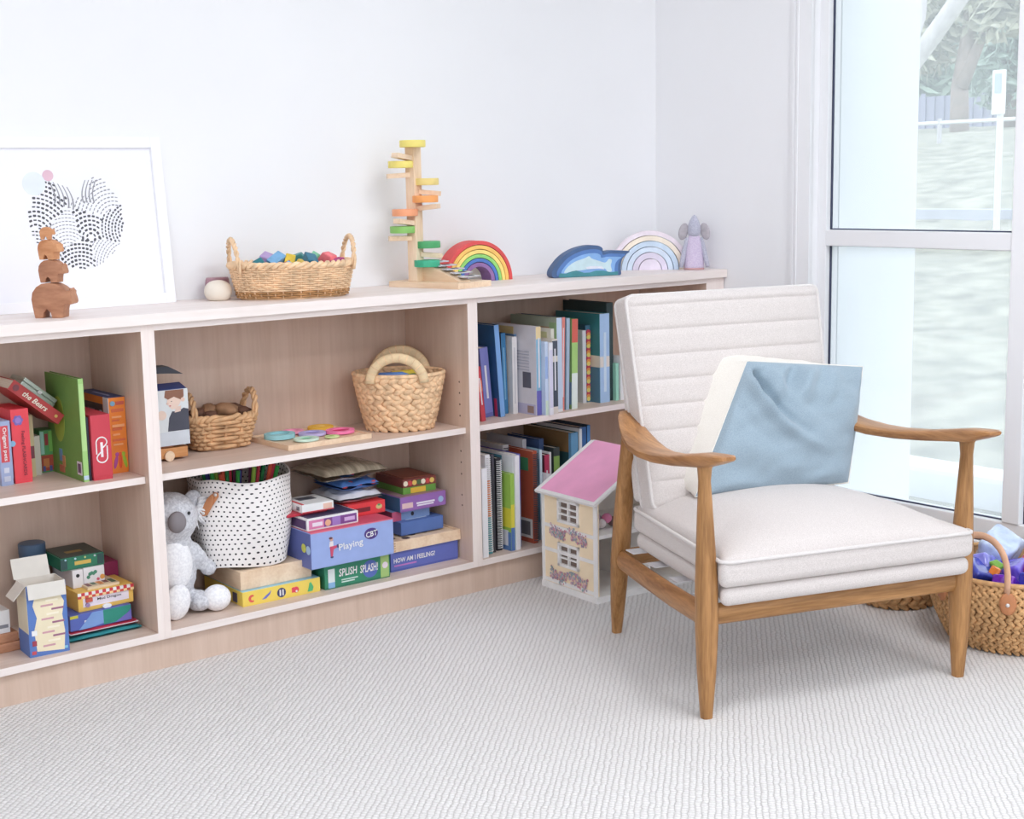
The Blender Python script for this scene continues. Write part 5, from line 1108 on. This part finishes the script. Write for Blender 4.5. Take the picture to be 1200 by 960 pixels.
shape(cb, col(236,226,226), [(.054,.052),(.066,.052),(.066,.066),(.056,.066)], 'printed_shirt'); disc(cb, col(214,160,140), .061, .072, 0, .005, 'printed_head'); disc(cb, col(90,40,50), .059, .075, 0, .005, 'printed_hair', rz=.6); shape(cb, col(206,60,96), [(.058,.026),(.063,.026),(.066,.044),(.076,.048),(.076,.053),(.056,.053)], 'printed_trousers'); disc(cb, col(54,50,100), .080, .051, 0, .0045, 'printed_shoe'); disc(cb, col(54,50,100), .061, .024, 0, .004, 'printed_shoe', rz=.6)
z1 = z+.1682
g = gbox('flat purple game box with a white border on the blue box', -1.540, -1.385, -.268, -.09, z1, z1+.032, WHITE, WHITE, name='game_box', lidh=.95, rz=R(-1), group=G5)
plate(g, col(110,50,130), .005, .150, .004, .027, 0); plate(g, col(214,120,170), .005, .05, .004, .027, 0); disc(g, col(226,170,130), .062, .014, 0, .009); plate(g, col(150,110,190), .075, .10, .004, .027, 0); plate(g, col(206,170,220), .112, .144, .010, .020, 0, 'printed_title'); platel(g, col(70,40,90), .006, .172, .004, .027, 0); platet(g, col(46,40,76), .006, .149, .006, .172, .032); plate(g, col(236,226,240), .015, .045, .010, .020, 0)
g = gbox('red card box lying between the white box and the purple box', -1.575, -1.452, -.225, -.10, z1+.0335, z1+.041, col(190,30,50), name='card_box', lidh=.95, group=G5)
g = gbox('small white and red medicine style box on the purple box', -1.535, -1.442, -.238, -.135, z1+.0415, z1+.064, WHITE, WHITE, name='card_box', lidh=.95, rz=R(-3), group=G5)
plate(g, col(236,190,170), .062, .088, .004, .018, 0); plate(g, col(206,50,60), .0, .093, .0, .003, 0); platel(g, col(60,80,150), .06, .09, .006, .016, 0); platel(g, col(100,100,110), .015, .03, .005, .015, 0); platet(g, col(60,60,70), .02, .07, .05, .08, .0225); platet(g, col(206,50,60), .0, .006, .0, .103, .0225)
g = gbox('bright red game box with dark lettering on the blue box', -1.380, -1.262, -.215, -.07, z1, z1+.034, col(226,44,50), col(214,40,46), name='game_box', lidh=.95, rz=R(-1), group=G5); plate(g, col(110,20,30), .008, .07, .010, .022, 0, 'printed_title'); disc(g, col(206,190,120), .098, .018, 0, .010, 'printed_badge', rz=.7); disc(g, col(90,140,80), .098, .023, 0, .005, 'printed_leaf', rz=.6)
CLEAR = mat('glossy_clear_bag', (206,206,214), .12, .1, 30, coat=.6)
pouch('crumpled silver plastic packet on the red game box', -1.400, -1.262, -.205, -.05, z1+.0345, .030, CLEAR, 3, .25, .008, group=G5)
g = pouch('blue cloth pouch with red car prints under the clear bag', -1.385, -1.265, -.195, -.05, z1+.066, .030, col(60,110,190), 4, .25, .008, group=G5)
for k in range(5): part('red_print', MB().ell((.014+.023*k, .006+.01*(k % 2), .015+.006*(k % 2)), (.009, .004, .006), 10, 7), (col(190,50,56), col(120,40,70))[k % 2], g, smooth=True)
g = pouch('puffy clear bag of striped paper on top of the pile', -1.445, -1.245, -.215, -.03, z1+.097, .046, mat('striped_paper_bag', (170,160,140), .25, .35, 9, coat=.5, stretch=(12,1,1)), 6, .45, .008, group=G5); part('pink_sticker', MB().ell((.085, .012, .023), (.012, .003, .004), 10, 7, rot=Matrix.Rotation(.5, 3, 'Y')), col(200,40,90), g, smooth=True)
g = gbox('blue game box lettered How am I feeling at the bottom right', -1.264, -1.036, -.238, -.02, z, z+.0555, col(84,98,184), col(70,84,170), name='game_box', lidh=.9, rz=R(-1), group=G5); text('HOW AM I FEELING?', g, WHITE, (.078, -.001, .031), .0135, .138, bold=.02); plate(g, col(190,110,190), .011, .085, .014, .018, 0, 'text_line')
ty = thing('marble_tray', 'shallow pale wooden tray with round holes on the blue box', 'tray', (-1.257, -.245, z+.0560), R(-1)); tw, td, thh = .226, .18, .030
for a in ((0,tw,0,th),(0,tw,td-th,td),(0,th,th,td-th),(tw-th,tw,th,td-th)): part('side', MB().box(a[0],a[1],a[2],a[3],0,thh), PALEW, ty, bevel=.0008)
part('panel', MB().box(th,tw-th,th,td-th,.018,.026), PALEW, ty)
for k, (x, y) in enumerate([(.025,.05),(.06,.03),(.095,.055),(.14,.06),(.025,.1)]): part('hole', MB().lathe([(.012,.0),(.012,.0006),(.0005,.0006)], 16, M=Matrix.Translation((x, y, .0262))), col(74,50,46), ty)
for k in range(4): part('finger_joint', MB().box(.0005, .006, -.0005, .0002, .003+.0068*k, .0062+.0068*k), col(200,160,120), ty)
g = gbox('plain royal blue box on the wooden tray', -1.203, -1.060, -.205, -.06, z+.0865, z+.1235, col(70,104,176), col(64,96,166), name='card_box', lidh=.95, rz=R(-1), group=G5); platet(g, col(190,206,226), .03, .10, .02, .03, .037)
g = gbox('pale blue box with a rose coloured end under the purple box', -1.215, -1.088, -.180, -.04, z+.124, z+.151, col(120,150,200), col(120,150,200), name='card_box', lidh=.95, rz=R(-1), group=G5); plate(g, col(190,70,110), 0, .030, 0, .027, 0); disc(g, BLACK, .068, .014, 0, .005, 'printed_bird', rz=1.2); platel(g, col(150,40,70), 0, .13, 0, .027, 0)
g = gbox('purple game box with a cream label second from the top', -1.200, -1.045, -.200, -.05, z+.1515, z+.1925, col(140,90,170), col(130,82,160), name='game_box', lidh=.95, rz=R(-1), group=G5); plate(g, col(226,190,190), .006, .042, .009, .024, 0); plate(g, col(232,226,240), .054, .116, .016, .021, 0, 'text_line'); plate(g, col(232,226,240), .056, .112, .010, .014, 0, 'text_line'); disc(g, col(150,180,220), .137, .019, 0, .009, 'printed_badge'); platel(g, col(50,90,130), 0, .15, 0, .04, 0); platet(g, col(150,110,120), .004, .15, .004, .146, .041)
g = gbox('red and green picture game box topmost beside the shelf side', -1.172, -1.062, -.175, -.03, z+.193, z+.236, col(110,40,34), col(90,150,50), name='game_box', lidh=.55, rz=R(-3), group=G5); plate(g, col(226,180,50), .025, .075, .002, .017, 0)
for k in range(7): disc(g, (col(236,226,200), col(190,50,50), col(226,190,90), col(60,90,50))[k % 4], .009+.0145*k, .031, 0, .0075, 'printed_face', 10)
platet(g, col(130,60,40), .01, .10, .01, .13, .043)

# ================================================================== dolls house on the floor
dh = thing('dolls_house', 'cream dolls house with pink roof beside the armchair', 'dolls house', (-.836, -.604, 0), R(-3))
DW = col(246,244,242,.5); DC = mat('cream_dolls_wall', (246,226,194), .6, .03, 20); DP = mat('pink_roof_paint', (244,172,208), .6, .06, 14)
hd, hw_, eh, rh = .242, .39, .240, .388          # depth, width, eaves, ridge
x1_ = hw_
part('floor_board', MB().box(-.006, hw_+.02, -.006, hd, 0, .018), DW, dh, bevel=.001)
# window wall (left side): built round its two openings
wz = [(.078,.138),(.206,.266)]; wy0, wy1 = .078, .164
sw = MB().box(0, .008, 0, wy0, .018, eh).box(0, .008, wy1, hd, .018, eh).box(0, .008, wy0, wy1, .018, wz[0][0]).box(0, .008, wy0, wy1, wz[0][1], wz[1][0]-.062+.044)
sw = MB().box(0, .008, 0, wy0, .018, eh+.045).box(0, .008, wy1, hd, .018, eh+.045).box(0, .008, wy0, wy1, .018, .078).box(0, .008, wy0, wy1, .138, .204).box(0, .008, wy0, wy1, .264, eh+.045)
EH = eh+.045
part('side_wall', sw, DC, dh)
part('side_wall', MB().box(hw_-.008, hw_, 0, hd, .018, EH), DC, dh); part('back_wall', MB().prism([(0,.018),(hw_,.018),(hw_,EH),(hw_/2,rh),(0,EH)], hd-.008, hd), DW, dh)
part('room_floor', MB().box(.008, hw_-.008, 0, hd-.008, .178, .188), DW, dh); part('room_wall', MB().box(.19, .198, .004, hd-.008, .018, .178), DW, dh)
for a in ((-.0025,0,-.004,.012),(-.0025,0,hd-.012,hd)): part('corner_post', MB().box(a[0],.001,a[2],a[3],0,EH), DW, dh)
for zz in (.020, .108, .178): part('wall_band', MB().box(-.002, .001, .012, hd-.012, zz, zz+.010), DW, dh)
for zz in (.074, .200):
    y0, y1, hgt, t_ = wy0-.004, wy1+.004, .068, .008
    for b in ((y0,y1,zz,zz+t_),(y0,y1,zz+hgt-t_,zz+hgt),(y0,y0+t_,zz,zz+hgt),(y1-t_,y1,zz,zz+hgt)): part('window_frame', MB().box(-.005, .009, *b), DW, dh)
    part('glazing_bar', MB().box(-.004, .006, (y0+y1)/2-.0025, (y0+y1)/2+.0025, zz+t_, zz+hgt-t_), DW, dh)
    for k in (1, 2): part('glazing_bar', MB().box(-.0035, .006, y0+t_, y1-t_, zz+t_+(hgt-2*t_)*k/3-.0022, zz+t_+(hgt-2*t_)*k/3+.0022), DW, dh)
    part('window_pane', MB().box(.0035, .0045, y0+t_, y1-t_, zz+t_, zz+hgt-t_), mat('tinted_pane', (120,104,96), .15, .1), dh)
    rn = random.Random(int(zz*1000)); fl = [MB(), MB(), MB(), MB()]
    for i in range(240):
        y = rn.uniform(.040, .205); q = zz-.030+rn.uniform(-.017, .017)+.005*math.cos(y*60); r_ = rn.uniform(.0022, .0048)
        if abs(y-.122) < .012 and q < zz-.03: continue
        nn = 7; fl[i % 4].add([(-.0012-.00001*i, y+r_*math.cos(2*math.pi*k/nn), q+r_*math.sin(2*math.pi*k/nn)) for k in range(nn)], [tuple(range(nn-1, -1, -1))])
    for k, c in enumerate([(206,136,150), (150,172,176), (160,140,166), (220,184,192)]): part('painted_flowers', fl[k], col(*c), dh, kind='stuff')
# roof: two slopes with white edging
def slope(x0, z0, x1, z1, y0, y1, t_, m, nm):
    d_ = Vector((x1-x0, 0, z1-z0)).normalized(); nrm_ = Vector((-d_.z, 0, d_.x))
    if nrm_.z < 0: nrm_ = -nrm_
    q = [Vector((x0,0,z0)), Vector((x1,0,z1)), Vector((x1,0,z1))+nrm_*t_, Vector((x0,0,z0))+nrm_*t_]
    mb = MB(); mb.add([(p.x, y0, p.z) for p in q]+[(p.x, y1, p.z) for p in q], [(0,1,2,3),(7,6,5,4),(0,4,5,1),(1,5,6,2),(2,6,7,3),(3,7,4,0)])
    part(nm, mb, m, dh, weld=True)
for sg_ in (0, 1):
    xa, xb = (-.016, hw_/2) if sg_ == 0 else (hw_+.016, hw_/2); za, zb = EH-.012, rh+.004
    slope(xa, za, xb, zb, -.012, hd+.010, .008, DW, 'roof_board'); fx = .985
    slope(xa+(xb-xa)*.035, za+(zb-za)*.035+.0078, xa+(xb-xa)*fx, za+(zb-za)*fx+.0078, .0, hd-.006, .0016, DP, 'roof_panel')
# little furniture inside
g = thing('toy_bundle', 'small pile of dolls clothes upstairs in the dolls house', 'toys', (-.79, -.57, .1885))
for i, c in enumerate([(236,226,232), (226,120,170), (90,60,60), (210,190,206), (226,236,240)]): part('cloth_ball', MB().ell((.02+.022*(i % 3), .02+.02*(i//3), .016+.012*(i % 2)), (.016,.014,.014), 10, 7), col(*c), g, smooth=True)
solo('toy_cupboard', MB().box(0,.07,0,.03,0,.13).box(.004,.034,-.002,0,.01,.12).box(.036,.066,-.002,0,.01,.12), wood('toy_oak', (150,110,80), (186,146,110), (20,20,3), 1, .6), 'small wooden cupboard downstairs in the dolls house', 'toy cupboard', (-.80, -.44, .0185))

# ================================================================== baskets by the window
bb = thing('floor_basket', 'large seagrass basket of toys with leather handles by the window', 'basket', (-.262, -1.520, 0), R(12))
pb = lambda f: (.160+.050*math.sin(min(1, f*1.25)*math.pi/2)-.012*max(0, f-.7), .006+.175*f)
braid(bb, pb, 17, HY3, 8, tilt=.75, fat=.60)
part('rim', MB().tube([(pb(1)[0]*math.cos(2*math.pi*k/60), pb(1)[0]*math.sin(2*math.pi*k/60), .184) for k in range(60)], .0065, 8, closed=True), HY3, bb, smooth=True)
LEP = mat('pale_leather', (214,168,138), .55, .08, 30)
def strap(a, span, hgt, lean):
    rr_ = pb(1)[0]; a0, a1 = a-span, a+span; P = []
    p0 = Vector((rr_*math.cos(a0), rr_*math.sin(a0), .165)); p1 = Vector((rr_*math.cos(a1), rr_*math.sin(a1), .165)); out_ = Vector((math.cos(a), math.sin(a), 0))
    for k in range(25):
        s_ = k/24; P.append(p0.lerp(p1, .5-.5*math.cos(math.pi*s_))+Vector((0,0,hgt*math.sin(math.pi*s_)**.75))+out_*(.008+lean*math.sin(math.pi*s_)))
    part('leather_handle', MB().tube(P, .0085, 8, flat=.5, upv=tuple(out_)), LEP, bb, smooth=True)
    for p in (p0, p1):
        no = Vector((p.x, p.y, 0)).normalized(); rot = Matrix((Vector((-no.y, no.x, 0)), Vector((0,0,1)), no)).transposed()
        part('leather_patch', MB().ell(p+no*.010+Vector((0,0,-.022)), (.020,.028,.004), 16, 8, rot=rot), LEA, bb, smooth=True); part('rivet', MB().ell(p+no*.0145+Vector((0,0,-.024)), (.005,.005,.002), 10, 6, rot=rot), mat('pale_rivet'), bb, smooth=True)
strap(R(170), R(24), .125, -.02); strap(R(350), R(24), .125, -.02)
TOYS = [('violet plastic toy case in the large seagrass basket',(110,30,180),-.135,-.02,.17,.05,.030,.018,.3), ('blue plastic toy box at the left of the large seagrass basket',(60,70,170),-.120,.055,.18,.045,.04,.03,1.0), ('clear lilac bag of pieces in the large seagrass basket',(130,130,210),-.07,.07,.185,.05,.04,.03,.2), ('red and purple toy car in the large seagrass basket',(190,60,80),-.03,-.05,.185,.045,.03,.028,.7), ('small orange toy in the large seagrass basket',(230,130,50),-.115,.015,.19,.018,.014,.014,.4), ('small green toy in the large seagrass basket',(120,170,60),-.09,.02,.195,.018,.014,.014,1.4), ('deep blue toy bag at the front of the large seagrass basket',(70,80,190),-.09,-.085,.17,.05,.035,.024,-.5), ('pale blue plastic bag at the back of the large seagrass basket',(190,206,232),.03,.06,.205,.06,.05,.05,.1), ('indigo toy block at the right of the large seagrass basket',(60,56,160),.04,-.08,.17,.05,.035,.03,.9), ('purple toy bag in the middle of the large seagrass basket',(100,80,190),-.05,.0,.175,.05,.045,.03,.2)]
for i, (lb, c, x, y, zz, a, b_, c_, rz_) in enumerate(TOYS):
    p = Vector((x, y, 0)); p.rotate(Matrix.Rotation(R(12), 3, 'Z')); f = lambda q, i=i: Vector(q)*(1+.12*noise.noise(Vector(q)*40+Vector((i,0,0))))
    solo('plastic_toy', MB().rbox(a*.85, b_*.85, c_*.85, min(a, b_, c_)*.3, 5, f), mat('plastic_%d' % i, c, .18, .18, 40, coat=.5), lb, 'toy', (-.262+p.x, -1.52+p.y, zz), group='toys in the large seagrass basket', rot=(.4*math.sin(i*2), .4*math.cos(i*3), rz_), smooth=True, weld=True)
solo('toy_cloth', MB().lathe([(.14,.02),(.17,.08),(.178,.125),(.12,.135),(.001,.14)], 28), col(70,66,130), 'dark blue cloth lining the large seagrass basket under the toys', 'cloth', (-.262, -1.52, 0), smooth=True)
b2 = thing('low_basket', 'low round seagrass basket half hidden behind the armchair', 'basket', (-.215, -1.135, 0), R(5))
pb2 = lambda f: (.095+.030*math.sin(min(1, f*1.3)*math.pi/2), .005+.135*f)
braid(b2, pb2, 9, HY3, 12, tilt=.55)
part('rim', MB().tube([(.125*math.cos(2*math.pi*k/48), .125*math.sin(2*math.pi*k/48), .143) for k in range(48)], .006, 8, closed=True), HY3, b2, smooth=True)

# ================================================================== prints belong to the board they are on
HOST = {'chime_gap': 'chime_bar', 'ear_fluff': 'ear', 'button': 'disc', 'cane_binding': 'cane_handle'}
for o in list(COL.objects):
    if o.type != 'MESH' or not o.parent or o.parent.type != 'EMPTY': continue
    nm = o.name.split('.')[0]; sib = [c for c in o.parent.children if c.type == 'MESH']
    host = None
    if nm in HOST: host = [c for c in sib if c.name.split('.')[0] == HOST[nm]]
    elif nm.startswith(('printed', 'spine_', 'cover_', 'text_line', 'lettering', 'emblem', 'flower_', 'check', 'photo_', 'thumb', 'badge', 'figure', 'toy_piece', 'dragon', 'caterpillar', 'rainbow_stamp', 'navy_jumper', 'face_print', 'hair_print', 'neck_print', 'ear_print', 'eye_print', 'nose_print', 'mouth_print', 'hand_print', 'logo_oval', 'tower_picture', 'wood_block_print', 'red_edge', 'shaded_panel', 'yellow_badge', 'white_badge', 'navy_top', 'white_edge', 'window_film', 'blue_splash', 'green_swirl', 'violet_swirl', 'blue_swirl', 'gold_mark')) and not nm.startswith('cover_oval_'):
        host = [c for c in sib if c.name.split('.')[0] in ('lid', 'cover', 'carton', 'sleeve')]
    if host: o.parent = min(host, key=lambda c: (Vector(c.bound_box[0])+Vector(c.bound_box[6])-Vector(o.bound_box[0])-Vector(o.bound_box[6])).length)
